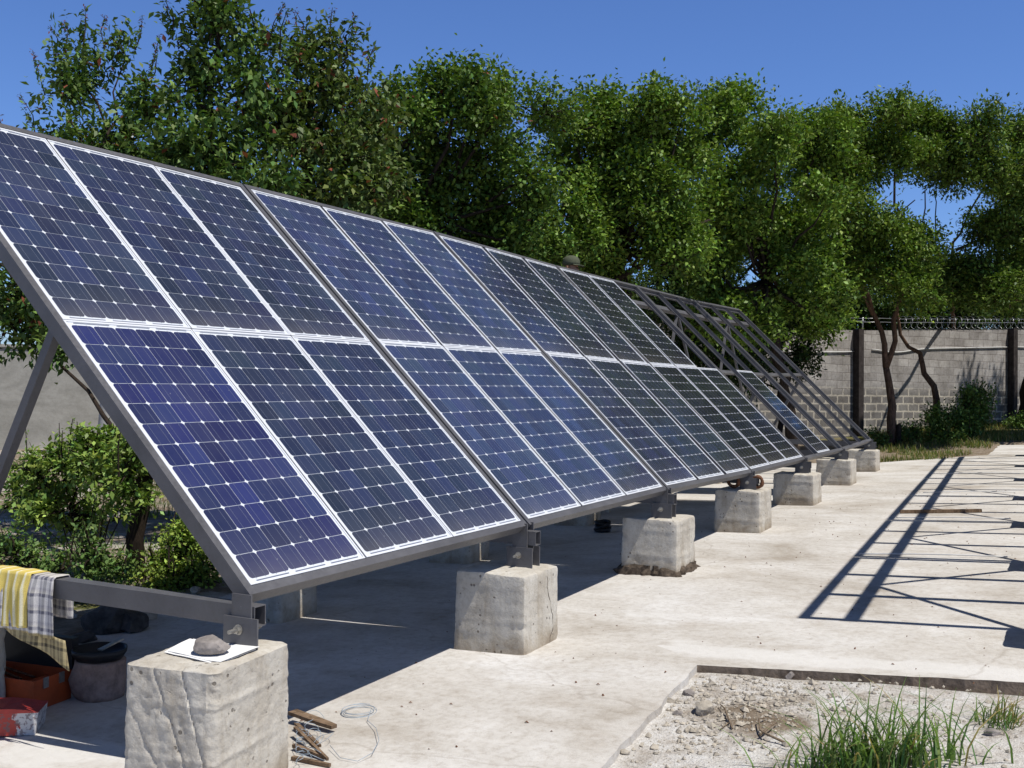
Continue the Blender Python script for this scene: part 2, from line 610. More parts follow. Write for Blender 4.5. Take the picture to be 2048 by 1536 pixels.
M['bark_red'] = mat_bark('reddish_bark', (0.05, 0.034, 0.025), (0.20, 0.125, 0.085))
M['leaf'] = mat_leaf('leaf_green')
M['stone'] = mat_plain('grey_stone', (0.25, 0.225, 0.21), 0.9, 0.2, 14, 0.4, 0, 0.6)
M['rock_dark'] = mat_plain('dark_rock', (0.075, 0.07, 0.065), 0.95, 0.15, 11, 0.5, 0, 0.8)
M['tuff'] = mat_plain('brown_tuff', (0.30, 0.21, 0.17), 0.95, 0.15, 12, 0.45, 0, 1.0)
M['rubble'] = mat_plain('pale_rubble', (0.40, 0.36, 0.30), 0.95, 0.15, 20, 0.35, 0, 0.6)
M['paper'] = mat_plain('white_paper', (0.80, 0.80, 0.79), 0.8, 0.2, 4, 0.02, 0, 0)
M['wood'] = mat_bark('splintered_wood', (0.10, 0.065, 0.04), (0.30, 0.21, 0.14))
M['orange'] = mat_plain('orange_enamel', (0.42, 0.075, 0.02), 0.45, 0.4, 10, 0.25)
M['red'] = mat_plain('red_painted_tin', (0.42, 0.045, 0.035), 0.5, 0.4, 14, 0.25)
M['black'] = mat_plain('black_plastic', (0.012, 0.012, 0.014), 0.5, 0.4, 14, 0.3)
M['twine'] = mat_plain('pale_blue_wire', (0.33, 0.40, 0.47), 0.5, 0.4, 30, 0.25, 0.2, 0)
M['twig'] = mat_bark('dry_twig_bark', (0.14, 0.10, 0.07), (0.32, 0.25, 0.18))
M['dark_debris'] = mat_plain('tarred_rubble', (0.085, 0.066, 0.05), 0.95, 0.2, 25, 0.6, 0, 0.9)
M['skin'] = mat_plain('skin', (0.36, 0.20, 0.13), 0.55, 0.35, 20, 0.08, 0, 0)
M['cap'] = mat_plain('olive_cotton', (0.085, 0.095, 0.062), 0.9, 0.15, 60, 0.15, 0, 0.3)
M['shirt'] = mat_plain('blue_cotton', (0.10, 0.14, 0.22), 0.9, 0.15, 60, 0.15, 0, 0.3)
M['jeans'] = mat_plain('dark_denim', (0.04, 0.05, 0.08), 0.9, 0.15, 60, 0.2, 0, 0.3)
M['grassb'] = mat_leaf('grass_blade', (1, 1, 1), 0.3)

# ------------------------------------------------------------------ the ground and the slab
def terrain_z(x, y):
    xc, yc = min(max(x, -8), 20), min(max(y, -7), 5)
    z = gz(xc, yc) - 0.055
    if x > 20: z += 0.042 * min(x - 20, 14)
    if x < 2.6 and y < -1.0:                                   # the dug-out corner
        z += 0.016 + 0.012 * fbm(x, y, 3.1, 1.7, 5) + 0.022 * min(1.0, max(0.0, (-1.5 - y) / 0.9))
    else:
        z += 0.03 * fbm(x, y, 7.7, 0.6, 4)
    if -9 < x < 23 and -9.5 < y < 3.1 and not (x < 2.45 and y < -1.05):
        if x < 17.0 or y < -1.6: z = gz(x, y) - 0.16
    return z


def axis(segs):
    out = []
    for a, b, s in segs:
        n = max(1, int(round((b - a) / s)))
        out += [a + (b - a) * i / n for i in range(n)]
    return out + [segs[-1][1]]


gx = axis([(-200, -40, 40), (-40, -4, 4), (-4, -1, 0.25), (-1, 3.0, 0.045), (3.0, 16, 0.7), (16, 26, 0.2), (26, 45, 1.2), (45, 120, 15), (120, 600, 120)])
gy = axis([(-500, -60, 110), (-60, -8, 8), (-8, -3.2, 0.6), (-3.2, -1.0, 0.045), (-1.0, 3.0, 0.5), (3, 9, 0.2), (9, 26, 0.8), (26, 80, 9), (80, 600, 130)])
V, zones = [], []
for x in gx:
    for y in gy:
        V.append((x, y, terrain_z(x, y)))
        lime = 0.1
        grass = 0.0
        if x < 3 and y < -1:
            lime = 0.82 - 0.55 * max(0.0, 1 - math.hypot((x - 1.75) / 0.75, (y + 1.62) / 0.45))
            lime -= 0.35 * max(0.0, 1 - math.hypot((x - 1.9) / 0.6, (y + 2.6) / 0.7))
        elif y > 2.6 and x < 15:
            grass = 0.35 + 0.3 * nz(x, y, 0.3, 0.5)
            lime = 0.42
        elif x > 16:
            grass = 0.30 + min(0.4, max(0.0, (x - 20.5) * 0.10)) + 0.2 * nz(x, y, 0.7, 0.6)
            lime = 0.14
        zones.append((lime, grass, 0, 1))
nx_, ny_ = len(gx), len(gy)
Q = np.array([(i * ny_ + j, (i + 1) * ny_ + j, (i + 1) * ny_ + j + 1, i * ny_ + j + 1) for i in range(nx_ - 1) for j in range(ny_ - 1)])
me = fast_mesh('ground', np.array(V), Q, M['ground'])
a = me.color_attributes.new('zone', 'FLOAT_COLOR', 'POINT')
a.data.foreach_set('color', np.array(zones, np.float32).ravel())
me.polygons.foreach_set('use_smooth', [True] * len(me.polygons))
go = bpy.data.objects.new('ground', me)
COL.objects.link(go)
tag(go, kind='structure')


def jitter_line(pts, step, amp):
    out = []
    for i in range(len(pts) - 1):
        a, b = Vector(pts[i]), Vector(pts[i + 1])
        n = max(1, int((b - a).length / step))
        d = (b - a).normalized()
        nrm = Vector((-d.y, d.x))
        for k in range(n):
            p = a + (b - a) * (k / n)
            j = amp * fbm(p.x, p.y, 1.3, 6.0, 3) if 0 < k else 0
            out.append(p + nrm * j)
    return out


def slab_piece(name, ring, thick, dz=0.0, grid=0.22):
    """a sheet of concrete with a thickness: grid of quads cut to the ring by bmesh"""
    import bmesh
    bm = bmesh.new()
    vs = [bm.verts.new((p.x, p.y, gz(p.x, p.y) + dz)) for p in ring]
    f = bm.faces.new(vs)
    if f.normal.z < 0: f.normal_flip()
    r = bmesh.ops.extrude_face_region(bm, geom=[f])
    low = [e for e in r['geom'] if isinstance(e, bmesh.types.BMVert)]
    for v in low: v.co.z -= thick
    bm.normal_update()
    top = [q for q in bm.faces if abs(q.normal.z) > 0.7]
    bmesh.ops.triangulate(bm, faces=top)
    xs = [p.x for p in ring]
    ys = [p.y for p in ring]
    for k in range(int((min(7, max(xs)) - max(-2, min(xs))) / grid)):
        xx = max(-2, min(xs)) + grid * (k + 0.5)
        g = bm.verts[:] + bm.edges[:] + bm.faces[:]
        bmesh.ops.bisect_plane(bm, geom=g, plane_co=(xx, 0, 0), plane_no=(1, 0, 0))
    for k in range(int((min(3, max(ys)) - max(-3.5, min(ys))) / grid)):
        yy = max(-3.5, min(ys)) + grid * (k + 0.5)
        g = bm.verts[:] + bm.edges[:] + bm.faces[:]
        bmesh.ops.bisect_plane(bm, geom=g, plane_co=(0, yy, 0), plane_no=(0, 1, 0))
    bmesh.ops.recalc_face_normals(bm, faces=bm.faces[:])
    me = bpy.data.meshes.new(name)
    bm.to_mesh(me)
    bm.free()
    at = me.attributes.new('wash', 'FLOAT', 'POINT')
    w = []
    for v in me.vertices:
        x, y = v.co.x, v.co.y
        a = 0.0
        if y < -0.75: a = max(a, 0.80 - abs(x - 2.72) / 0.42)          # pale band along the notch
        a = max(a, 0.62 - abs(x - 3.45 + 0.15 * y) / 0.16 * 0.5 - (0.5 if y > 0.1 else 0))
        if x < 0.2 and y > 0.2: a = max(a, 0.55)
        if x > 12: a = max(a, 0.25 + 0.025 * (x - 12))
        w.append(a)
    at.data.foreach_set('value', w)
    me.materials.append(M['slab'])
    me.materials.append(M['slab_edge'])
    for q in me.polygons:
        if q.normal.x < -0.6: q.material_index = 1  # only the edge facing away from the sun gets the shade-darkened colour
    o = bpy.data.objects.new(name, me)
    COL.objects.link(o)
    return tag(o, kind='structure')


ring = jitter_line([(-7, 3.0), (-7, -1.87), (0.7, -1.27), (2.38, -1.14)], 0.06, 0.012) + \
    jitter_line([(2.38, -1.14), (2.62, -2.85), (2.75, -8.5)], 0.06, 0.012) + \
    jitter_line([(2.75, -8.5), (22.6, -8.5)], 1.0, 0.0) + jitter_line([(22.6, -8.5), (22.6, -1.62)], 0.3, 0.02) + \
    jitter_line([(22.6, -1.62), (19.35, -1.56), (17.35, 0.2), (17.0, 2.95)], 0.12, 0.03) + jitter_line([(17.0, 2.95), (-7, 3.0)], 0.2, 0.05)
slab_piece('concrete_slab', ring, 0.11)

# ------------------------------------------------------------------ concrete pillars
P = 2.605
XK = [k * P + o for k, o in enumerate((0.035, -0.027, -0.045, 0.037, 0.015, 0.0, -0.015))]
DZ = (-0.003, 0.005, 0.016, -0.015, -0.012, -0.016, 0.025)
L_SL = 3.2536
TILT = 0.773
ZB = 0.741
CT, ST = math.cos(TILT), math.sin(TILT)


def pillar_mesh(w, d, h, bury, seed, taper=0.03, rad=0.045, rough=0.006, gouge=False, nseg=64, nz_=30, tilt_top=0.0):
    """rounded square block; origin at the middle of its foot"""
    ring = []
    per = 2 * (w + d)
    for k in range(nseg):
        s = per * k / nseg
        if s < w: x, y = -w / 2 + s, -d / 2
        elif s < w + d: x, y = w / 2, -d / 2 + s - w
        elif s < 2 * w + d: x, y = w / 2 - (s - w - d), d / 2
        else: x, y = -w / 2, d / 2 - (s - 2 * w - d)
        # round the vertical corners
        cx = max(-w / 2 + rad, min(w / 2 - rad, x))
        cy = max(-d / 2 + rad, min(d / 2 - rad, y))
        dx, dy = x - cx, y - cy
        l = math.hypot(dx, dy)
        if abs(dx) > 1e-6 and abs(dy) > 1e-6: x, y = cx + dx / l * rad, cy + dy / l * rad
        ring.append((x, y))
    mb = MB()
    vs = []
    zs = [-bury + (h + bury) * (i / nz_) for i in range(nz_ + 1)]
    for i, z in enumerate(zs):
        for x, y in ring:
            sc = 1 + taper * (1 - z / h)
            nrm = Vector((x / w, y / d)).normalized()
            dsp = rough * (0.25 * fbm(x + seed * 3.3, y, z, 5.0, 3) + 0.60 * fbm(x + seed * 3.3, y, z, 22.0, 4))
            dsp += 0.0045 * max(0, math.sin(z * 31 + seed)) ** 10 * (0.5 + nz(x, y, seed, 2))
            if abs(x) > w / 2 - 0.035 and abs(y) > d / 2 - 0.035:
                dsp -= 0.014 * max(0.0, fbm(x * 0.5 + seed, y * 0.5, z, 13.0, 4) - 0.12)
            if gouge and x < -w * 0.32:
                t_ = (y / d + 0.5)
                g1 = abs((z / h - 0.9) + (0.62 - t_) * 1.7)          # long cut running down towards the corner
                g2 = abs((z / h - 0.62) + (0.85 - t_) * 1.15)
                g3 = abs((z / h - 0.85) + (0.30 - t_) * 2.4)
                dsp -= 0.007 * math.exp(-(g1 / 0.022) ** 2) * (0.3 < t_ < 0.98)
                dsp -= 0.006 * math.exp(-(g2 / 0.018) ** 2) * (0.1 < t_ < 0.95)
                dsp -= 0.009 * math.exp(-(g3 / 0.025) ** 2) * (t_ < 0.5)
                dsp += 0.0065 * fbm(y * 1.3 + 4, z, seed, 11.0, 5)
            zz = z
            if i == nz_:
                dsp -= 0.003 + 0.010 * max(0, fbm(x * 2, y * 2, seed, 7, 3) - 0.15)
                zz = z - 0.004 + 0.008 * fbm(x, y, seed, 9, 3)
            vs.append((x * sc + nrm.x * dsp, y * sc + nrm.y * dsp, zz + tilt_top * x * (z / h)))
    fs = []
    for i in range(nz_):
        for k in range(nseg):
            k2 = (k + 1) % nseg
            fs.append((i * nseg + k, i * nseg + k2, (i + 1) * nseg + k2, (i + 1) * nseg + k))
    base = nz_ * nseg
    rings = 9
    for j in range(1, rings):
        f_ = 1 - j / rings
        for k in range(nseg):
            x, y, z = vs[nz_ * nseg + k]
            x, y = x * f_, y * f_
            vs.append((x, y, h + 0.006 * fbm(x, y, seed + 2, 10, 4) + tilt_top * x + 0.004))
        b2 = len(vs) - nseg
        for k in range(nseg):
            k2 = (k + 1) % nseg
            fs.append((base + k, base + k2, b2 + k2, b2 + k))
        base = b2
    fs.append(tuple(base + k for k in range(nseg)))
    mb.add(vs, fs)
    return mb


def crisp(o, deg=32):
    o.data.set_sharp_from_angle(angle=math.radians(deg))
    return o


ORD = ['nearest', 'second', 'third', 'fourth', 'fifth', 'sixth', 'farthest']
PIL = [  # x centre, y centre, width x, depth y, top z, rotation, gouged
    (-0.118, 0.05, 0.545, 0.40, 0.535, 9, True),
    (2.485, 0.095, 0.47, 0.47, 0.487, 0, False),
    (5.23, 0.10, 0.49, 0.48, 0.520, 0, False),
    (7.86, 0.10, 0.50, 0.48, 0.545, 0, False),
    (10.42, 0.10, 0.50, 0.50, 0.545, 0, False),
    (13.10, 0.12, 0.48, 0.50, 0.575, 0, False),
    (15.52, 0.14, 0.46, 0.50, 0.60, 0, False),
]
PLAB = ['chipped concrete pillar with gouged face holding the paper and the stone, nearest the camera',
        'cracked concrete pillar, second along the front row, right of the bare wire coil',
        'concrete pillar on a dark crumbling footing, third along the front row',
        'concrete pillar carrying two rusty coils, fourth along the front row',
        'plain concrete pillar fifth along the front row, right behind the one with rusty coils',
        'concrete pillar with a black smudge on its face, sixth along the front row',
        'concrete pillar at the far end of the front row, beside the dry grass']
for k, (x, y, w, d, zt, rot, gg) in enumerate(PIL):
    z0 = gz(x, y)
    big = k < 3
    o = pillar_mesh(w, d, zt - z0, 0.05, k + 1.0, 0.03, 0.04 if k == 0 else 0.026, 0.0045 if k == 0 else 0.005, gg,
                    260 if k == 0 else 72, 120 if k == 0 else 30, -0.01 if k == 0 else 0.0).build('concrete_pillar', M['pillar'], smooth=True)
    o.location = (x, y, z0)
    o.rotation_euler.z = math.radians(rot)
    crisp(o)
    tag(o, PLAB[k], 'pillar', 'front concrete pillars')
    if k == 2:                                              # broken dark footing
        mb = MB()
        n = 60
        for j, (r, z) in enumerate(((1.04, -0.05), (1.06, 0.012), (0.98, 0.045), (0.9, 0.075))):
            for i in range(n):
                a = 2 * PI * i / n
                q = (abs(math.cos(a)) ** 6 + abs(math.sin(a)) ** 6) ** (-1 / 6)
                rr = r * q * 0.272 * (1 + 0.16 * fbm(math.cos(a) * 3, math.sin(a) * 3, z * 9, 2.0, 4))
                mb.v.append((x + rr * math.cos(a), y + rr * math.sin(a), z0 + z + 0.02 * fbm(a * 3, z * 20, 0, 2, 3)))
        for j in range(3):
            for i in range(n):
                i2 = (i + 1) % n
                mb.f.append((j * n + i, j * n + i2, (j + 1) * n + i2, (j + 1) * n + i))
        c = mb.build('footing', M['dark_debris'], smooth=False)
        c.parent = o
        c.matrix_parent_inverse = Matrix.Translation(o.location).inverted()
        c['label'] = 'dark crumbling footing'
    if k == 1:                                              # crack along the -Y face
        mb = MB()
        pts = []
        for i in range(14):
            t_ = i / 13
            pts.append((x + 0.10 + 0.04 * math.sin(t_ * 5) + 0.03 * nz(t_ * 23, 0, 0, 1), y - d / 2 * (1 + 0.03 * (1 - t_)) - 0.0005, z0 + 0.02 + (zt - z0 - 0.06) * t_))
        mb.tube(pts, [0.0012 + 0.0018 * abs(math.sin(i * 0.9)) for i in range(14)], 5)
        c = mb.build('crack', M['dark_debris'])
        child(c, o)
for k in range(7):
    x, y = XK[k] + 0.10, 2.05
    z0 = gz(x, y)
    o = pillar_mesh(0.42, 0.42, 0.50, 0.05, k + 20.0, 0.02, 0.035, 0.006, False, 56, 18).build('concrete_pillar', M['pillar'], smooth=True)
    o.location = (x, y, z0)
    tag(o, f'concrete pillar in the shade under the rear of the panels, {ORD[k]} of the back row', 'pillar', 'rear concrete pillars')

# ------------------------------------------------------------------ steel frames, brackets and solar panels
class Arr:
    """maps (x along the row, s up the slope, n out of the slope) to the world"""
    def __init__(self, ox=0.0, oy=0.0, oz=0.0, rot=0.0, shear=0.0, ideal=False):
        self.o, self.r, self.sh, self.ideal = (ox, oy, oz), rot, shear, ideal

    def dz(self, x):
        if self.ideal: return 0.0195 * x
        k = min(max(int(x / P), 0), 5)
        f = (x - XK[k]) / (XK[k + 1] - XK[k])
        return DZ[k] * (1 - f) + DZ[k + 1] * f

    def flat(self, x, y, z):
        x = x + self.sh * y
        c, s = math.cos(self.r), math.sin(self.r)
        return (self.o[0] + x * c - y * s, self.o[1] + x * s + y * c, self.o[2] + z + (0.0195 * x if self.ideal else 0))

    def S(self, x, s, n=0.0):
        y = s * CT - n * ST
        z = ZB + s * ST + n * CT
        if self.ideal: return self.flat(x, y, z)
        return (self.o[0] + x, self.o[1] + y, z + self.dz(x))


def sbox(mb, A, x0, x1, s0, s1, n0, n1):
    S = A.S
    mb.hexa([S(x0, s0, n0), S(x1, s0, n0), S(x1, s1, n0), S(x0, s1, n0), S(x0, s0, n1), S(x1, s0, n1), S(x1, s1, n1), S(x0, s1, n1)])


MW, MH, BW = 0.808, 1.58, 0.040


def slots(x0, x1):
    g = (x1 - x0 - 2 * BW - 3 * MW) / 2
    return [(x0 + BW + j * (MW + g), x0 + BW + j * (MW + g) + MW) for j in range(3)]


def make_frame(A, x0, x1, label, group):
    base = A.S((x0 + x1) / 2, 0, 0)
    root = empty('panel_frame', (base[0], base[1], base[2] - 0.05))
    tag(root, label, 'steel frame', group)
    dep, lip = 0.065, 0.042
    for nm, args in (('bottom_rail', (x0, x1, 0, BW, -dep, 0)), ('top_rail', (x0, x1, L_SL - BW, L_SL, -dep, 0)),
                     ('side_rail', (x0, x0 + BW, BW, L_SL - BW, -dep, -0.0006)), ('side_rail', (x1 - BW, x1, BW, L_SL - BW, -dep, -0.0006))):
        mb = MB()
        sbox(mb, A, *args)
        # ledge the panels rest on
        a0, a1, s0, s1 = args[:4]
        if nm == 'bottom_rail': sbox(mb, A, a0 + BW, a1 - BW, s1, s1 + 0.028, -dep + 0.002, -lip)
        elif nm == 'top_rail': sbox(mb, A, a0 + BW, a1 - BW, s0 - 0.028, s0, -dep + 0.002, -lip)
        elif a0 == x0: sbox(mb, A, a1, a1 + 0.028, s0, s1, -dep + 0.004, -lip)
        else: sbox(mb, A, a0 - 0.028, a0, s0, s1, -dep + 0.004, -lip)
        mb.build(nm, M['steel'], root)
    sl = slots(x0, x1)
    for j in (0, 1):
        mb = MB()
        xa, xb = sl[j][1] + 0.001, sl[j + 1][0] - 0.001
        sbox(mb, A, xa, xa + 0.005, BW, L_SL - BW, -dep + 0.008, -0.003)
        sbox(mb, A, xb - 0.005, xb, BW, L_SL - BW, -dep + 0.008, -0.003)
        sbox(mb, A, xa + 0.005, xb - 0.005, BW, L_SL - BW, -dep + 0.008, -dep + 0.014)
        sbox(mb, A, xa - 0.024, xa, BW + 0.03, L_SL - BW - 0.03, -dep + 0.010, -lip - 0.001)
        sbox(mb, A, xb, xb + 0.024, BW + 0.03, L_SL - BW - 0.03, -dep + 0.010, -lip - 0.001)
        mb.build('divider_bar', M['steel'], root)
    mb = MB()
    sbox(mb, A, x0 + 0.07, x1 - 0.07, L_SL / 2 - 0.03, L_SL / 2 + 0.03, -dep - 0.012, -lip - 0.004)
    mb.build('middle_rail', M['steel'], root)
    mb = MB()
    sbox(mb, A, x0, x1, L_SL - 0.36, L_SL - 0.28, -dep - 0.055, -dep - 0.002)
    mb.build('purlin', M['steel'], root)
    return root


def make_truss(A, xk, zf, label, group, left_mid, right_mid, yr=1.98):
    """front bracket, beam to the rear pillar, rear strut and the two braces to the purlins"""
    F_ = A.flat if A.ideal else (lambda x, y, z: (x, y, z))
    e = 0.0 if A.ideal else A.dz(xk)
    r0 = F_(xk, 0.0, zf)
    root = empty('support_truss', r0)
    tag(root, label, 'support truss', group)

    yo = 0.045 if (label.find('paper') < 0) else 0.0

    def bx(mb, x0_, x1_, y0_, y1_, z0_, z1_):
        if y1_ < 0.3: y0_, y1_ = y0_ + yo, y1_ + yo
        mb.hexa([F_(*q) for q in ((x0_, y0_, z0_), (x1_, y0_, z0_), (x1_, y1_, z0_), (x0_, y1_, z0_), (x0_, y0_, z1_), (x1_, y0_, z1_), (x1_, y1_, z1_), (x0_, y1_, z1_))])
    for sx in ((-1,) if label.endswith('holding the paper') or label.endswith('the paper') else (-1, 1)):
        mb = MB()
        a, b = sorted((xk + sx * 0.047, xk + sx * 0.055))
        bx(mb, a, b, -0.095, 0.08, zf - 0.02, zf + 0.125)
        pl = mb.build('foot_plate', M['steel'], root)
        mb = MB()
        a, b = sorted((xk + sx * 0.0385, xk + sx * 0.0465))
        bx(mb, a, b, -0.055, 0.045, zf + 0.09, ZB + 0.012 + e)
        mb.build('gusset_plate', M['steel'], root)
    mb = MB()                                                # bolt through the plates
    mb.tube([F_(xk - 0.112, yo, zf + 0.075), F_(xk + 0.10, yo, zf + 0.075)], 0.0085, 10)
    for sx in (-1, 1):
        mb.tube([F_(xk + sx * 0.056, yo, zf + 0.075), F_(xk + sx * 0.058, yo, zf + 0.075)], 0.021, 16)
        mb.tube([F_(xk + sx * 0.058, yo, zf + 0.075), F_(xk + sx * 0.074, yo, zf + 0.075)], 0.0155, 6)
    mb.build('bolt', M['zinc'], root)
    zt_, zb_ = ZB - 0.035 + e, ZB - 0.12 + e
    mb = MB()                                                # channel beam to the rear: open ends, thin walls
    for x0_, x1_ in ((-0.034, -0.030), (0.030, 0.034)): bx(mb, xk + x0_, xk + x1_, -0.062, yr, zb_, zt_)
    bx(mb, xk - 0.030, xk + 0.030, -0.062, yr, zt_ - 0.004, zt_)
    bx(mb, xk - 0.030, xk + 0.030, -0.062, yr, zb_, zb_ + 0.004)
    mb.build('base_beam', M['steel'], root)
    zr = gz(xk, 2.05) + 0.50 if not A.ideal else 0.42
    mb = MB()
    bx(mb, xk - 0.06, xk + 0.06, yr - 0.02, yr + 0.11, zr - 0.02, zb_ + 0.05)
    mb.build('rear_post', M['steel'], root)
    mb = MB()
    ym, zm = L_SL * 0.5 * CT + 0.035, ZB + L_SL * 0.5 * ST - 0.045 + e
    xs = xk + (0.045 if not A.ideal else 0)
    mb.beam(F_(xs, ym, zm), F_(xs, yr - 0.16, zt_ - 0.02), 0.045, 0.045, (1, 0, 0))
    mb.build('rear_strut', M['steel'], root)
    for xm in (left_mid, right_mid):
        if xm is None: continue
        sp = L_SL - 0.32
        q = (xm, sp * CT + 0.10 * ST, ZB + sp * ST - 0.10 * CT + (0 if A.ideal else A.dz(xm)))
        mb = MB()
        mb.beam(F_(xk + (0.03 if xm > xk else -0.03), yr + 0.06, zb_ + 0.05), F_(*q), 0.035, 0.035, (0, 1, 0))
        mb.build('purlin_brace', M['steel'], root)
    return root


A0 = Arr()
FLAB = ['grey steel frame filled with six blue solar panels, nearest the camera',
        'grey steel frame filled with six solar panels, second from the near end',
        'grey steel frame filled with six dark solar panels, third from the near end',
        'grey steel frame with five panels and one open upper bay, fourth from the near end',
        'nearly empty grey steel frame holding a single lower panel, fifth in the row',
        'fully empty grey steel frame at the far end, before the block wall']
TX = [(XK[k] + 0.011, XK[k + 1] - 0.011) for k in range(6)]
for k in range(6):
    make_frame(A0, TX[k][0], TX[k][1], FLAB[k], 'steel panel frames in the main row')
for k in range(7):
    zf = PIL[k][4]
    lab = f'grey steel bracket, beam and rear strut under the panels on the {ORD[k]} front pillar'
    if k == 0: lab = 'grey steel bracket with bolt, beam and rear strut on the pillar holding the paper'
    make_truss(A0, XK[k], zf, lab, 'support trusses of the main row',
               (XK[k] + XK[k - 1]) / 2 if k > 0 else None, (XK[k] + XK[k + 1]) / 2 if 0 < k < 6 else None)

# panel meshes, built once in panel space: x across, y up the slope, z out
def panel_parts():
    f = MB()
    e, h = 0.010, 0.035
    f.box((0, 0, -h), (MW, e, 0))
    f.box((0, MH - e, -h), (MW, MH, 0))
    f.box((0, e, -h), (e, MH - e, 0))
    f.box((MW - e, e, -h), (MW, MH - e, 0))
    b = MB()
    b.box((e + 0.0005, e + 0.0005, -0.010), (MW - e - 0.0005, MH - e - 0.0005, -0.0035))
    c = MB()
    bb = MB()
    pc, px0 = 0.1268, (MW - 6 * 0.1268) / 2
    py0 = (MH - 12 * 0.1268) / 2
    tint = []
    r = random.Random(3)
    for i in range(6):
        for j in range(12):
            x0, y0 = px0 + i * pc + 0.0013, py0 + j * pc + 0.0013
            w = pc - 0.0026
            k, k2 = 0.0125, 0.0045
            z = -0.0026
            c.add([(x0 + k, y0, z), (x0 + w - k, y0, z), (x0 + w - k2, y0 + k2, z), (x0 + w, y0 + k, z), (x0 + w, y0 + w - k, z), (x0 + w - k2, y0 + w - k2, z), (x0 + w - k, y0 + w, z),
                   (x0 + k, y0 + w, z), (x0 + k2, y0 + w - k2, z), (x0, y0 + w - k, z), (x0, y0 + k, z), (x0 + k2, y0 + k2, z)], [tuple(range(12))])
            t = 0.78 + 0.5 * r.random()
            g = 0.92 + 0.16 * r.random()
            tint += [(t, t * g, t * (1.0 + 0.25 * (r.random() - 0.5)))] * 12
    z = -0.0021
    for i in range(6):
        for q in (0.27, 0.73):
            x = px0 + (i + q) * pc
            bb.add([(x - 0.0008, py0 - 0.004, z), (x + 0.0008, py0 - 0.004, z), (x + 0.0008, MH - py0 + 0.004, z), (x - 0.0008, MH - py0 + 0.004, z)], [(0, 1, 2, 3)])
    for i in range(3):                                       # collector ribbons in the top and bottom margins
        xa, xb = px0 + (i * 2 + 0.2) * pc, px0 + (i * 2 + 1.85) * pc
        for y in (0.0165, MH - 0.0165):
            bb.add([(xa, y - 0.0025, z), (xb, y - 0.0025, z), (xb, y + 0.0025, z), (xa, y + 0.0025, z)], [(0, 1, 2, 3)])
    j = MB()
    j.box((MW / 2 - 0.07, MH - 0.22, -0.035), (MW / 2 + 0.07, MH - 0.10, -0.0105))
    objs = []
    for nm, mb, m in (('frame', f, 'alu'), ('backsheet', b, 'white'), ('cells', c, 'cell'), ('busbars', bb, 'bus'), ('junction_box', j, 'black')):
        me = bpy.data.meshes.new(nm)
        me.from_pydata(mb.v, [], mb.f)
        me.update()
        me.materials.append(M[m])
        if nm == 'cells':
            at = me.color_attributes.new('tint', 'FLOAT_COLOR', 'POINT')
            at.data.foreach_set('color', np.array([t + (1,) for t in tint], np.float32).ravel())
        objs.append((nm, me))
    return objs


PARTS = panel_parts()
FN = ['nearest', 'second', 'third', 'fourth', 'fifth']
SN = ['left', 'middle', 'right']
for k in range(5):
    sl = slots(*TX[k])
    for j in range(3):
        for row in (0, 1):
            if k == 3 and row == 1 and j == 2: continue
            if k == 4 and not (row == 0 and j == 1): continue
            s0 = L_SL / 2 + (-MH - 0.003 if row == 0 else 0.003)
            xm = sl[j][0]
            jit = random.uniform(-0.0012, 0.0012)
            p0 = Vector(A0.S(xm, s0, jit))
            ex = (Vector(A0.S(xm + MW, s0, jit)) - p0).normalized()
            ey = (Vector(A0.S(xm, s0 + MH, jit)) - p0).normalized()
            en = ex.cross(ey).normalized()
            ey = en.cross(ex)
            root = empty('solar_panel', p0)
            mr = Matrix((ex, ey, en)).transposed()
            mr = mr @ Matrix.Rotation(random.uniform(-0.0025, 0.0025), 3, 'X') @ Matrix.Rotation(random.uniform(-0.004, 0.004), 3, 'Y')
            root.rotation_euler = mr.to_euler()
            if k == 4: lab = 'lone dark solar panel in the lower middle of the nearly empty frame'
            elif k == 3 and row == 1: lab = f'solar panel in the upper row of the fourth frame, {SN[j]} one of its two'
            elif k == 0: lab = f'blue solar panel, {"upper" if row else "lower"} row of the frame nearest the camera, {SN[j]} of three'
            else: lab = f'solar panel, {"upper" if row else "lower"} row of the {FN[k]} frame from the near end, {SN[j]} of three'
            tag(root, lab, 'solar panel', 'solar panels on the tilted frames')
            for nm, me in PARTS:
                o = bpy.data.objects.new(nm, me)
                COL.objects.link(o)
                o.parent = root
                if nm == 'cells':
                    b_ = {0: (0.027, 0.036, 0.072), 1: (0.032, 0.043, 0.086), 2: (0.022, 0.028, 0.048), 3: (0.014, 0.0155, 0.028), 4: (0.014, 0.0155, 0.028)}[k]  # far frames darker: the mirrored trees are put into the cell colour
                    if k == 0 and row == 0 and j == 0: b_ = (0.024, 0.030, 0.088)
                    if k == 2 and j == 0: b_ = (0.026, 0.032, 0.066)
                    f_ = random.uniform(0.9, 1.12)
                    o.color = (b_[0] * f_, b_[1] * f_, b_[2] * f_ * random.uniform(0.94, 1.06), 1)

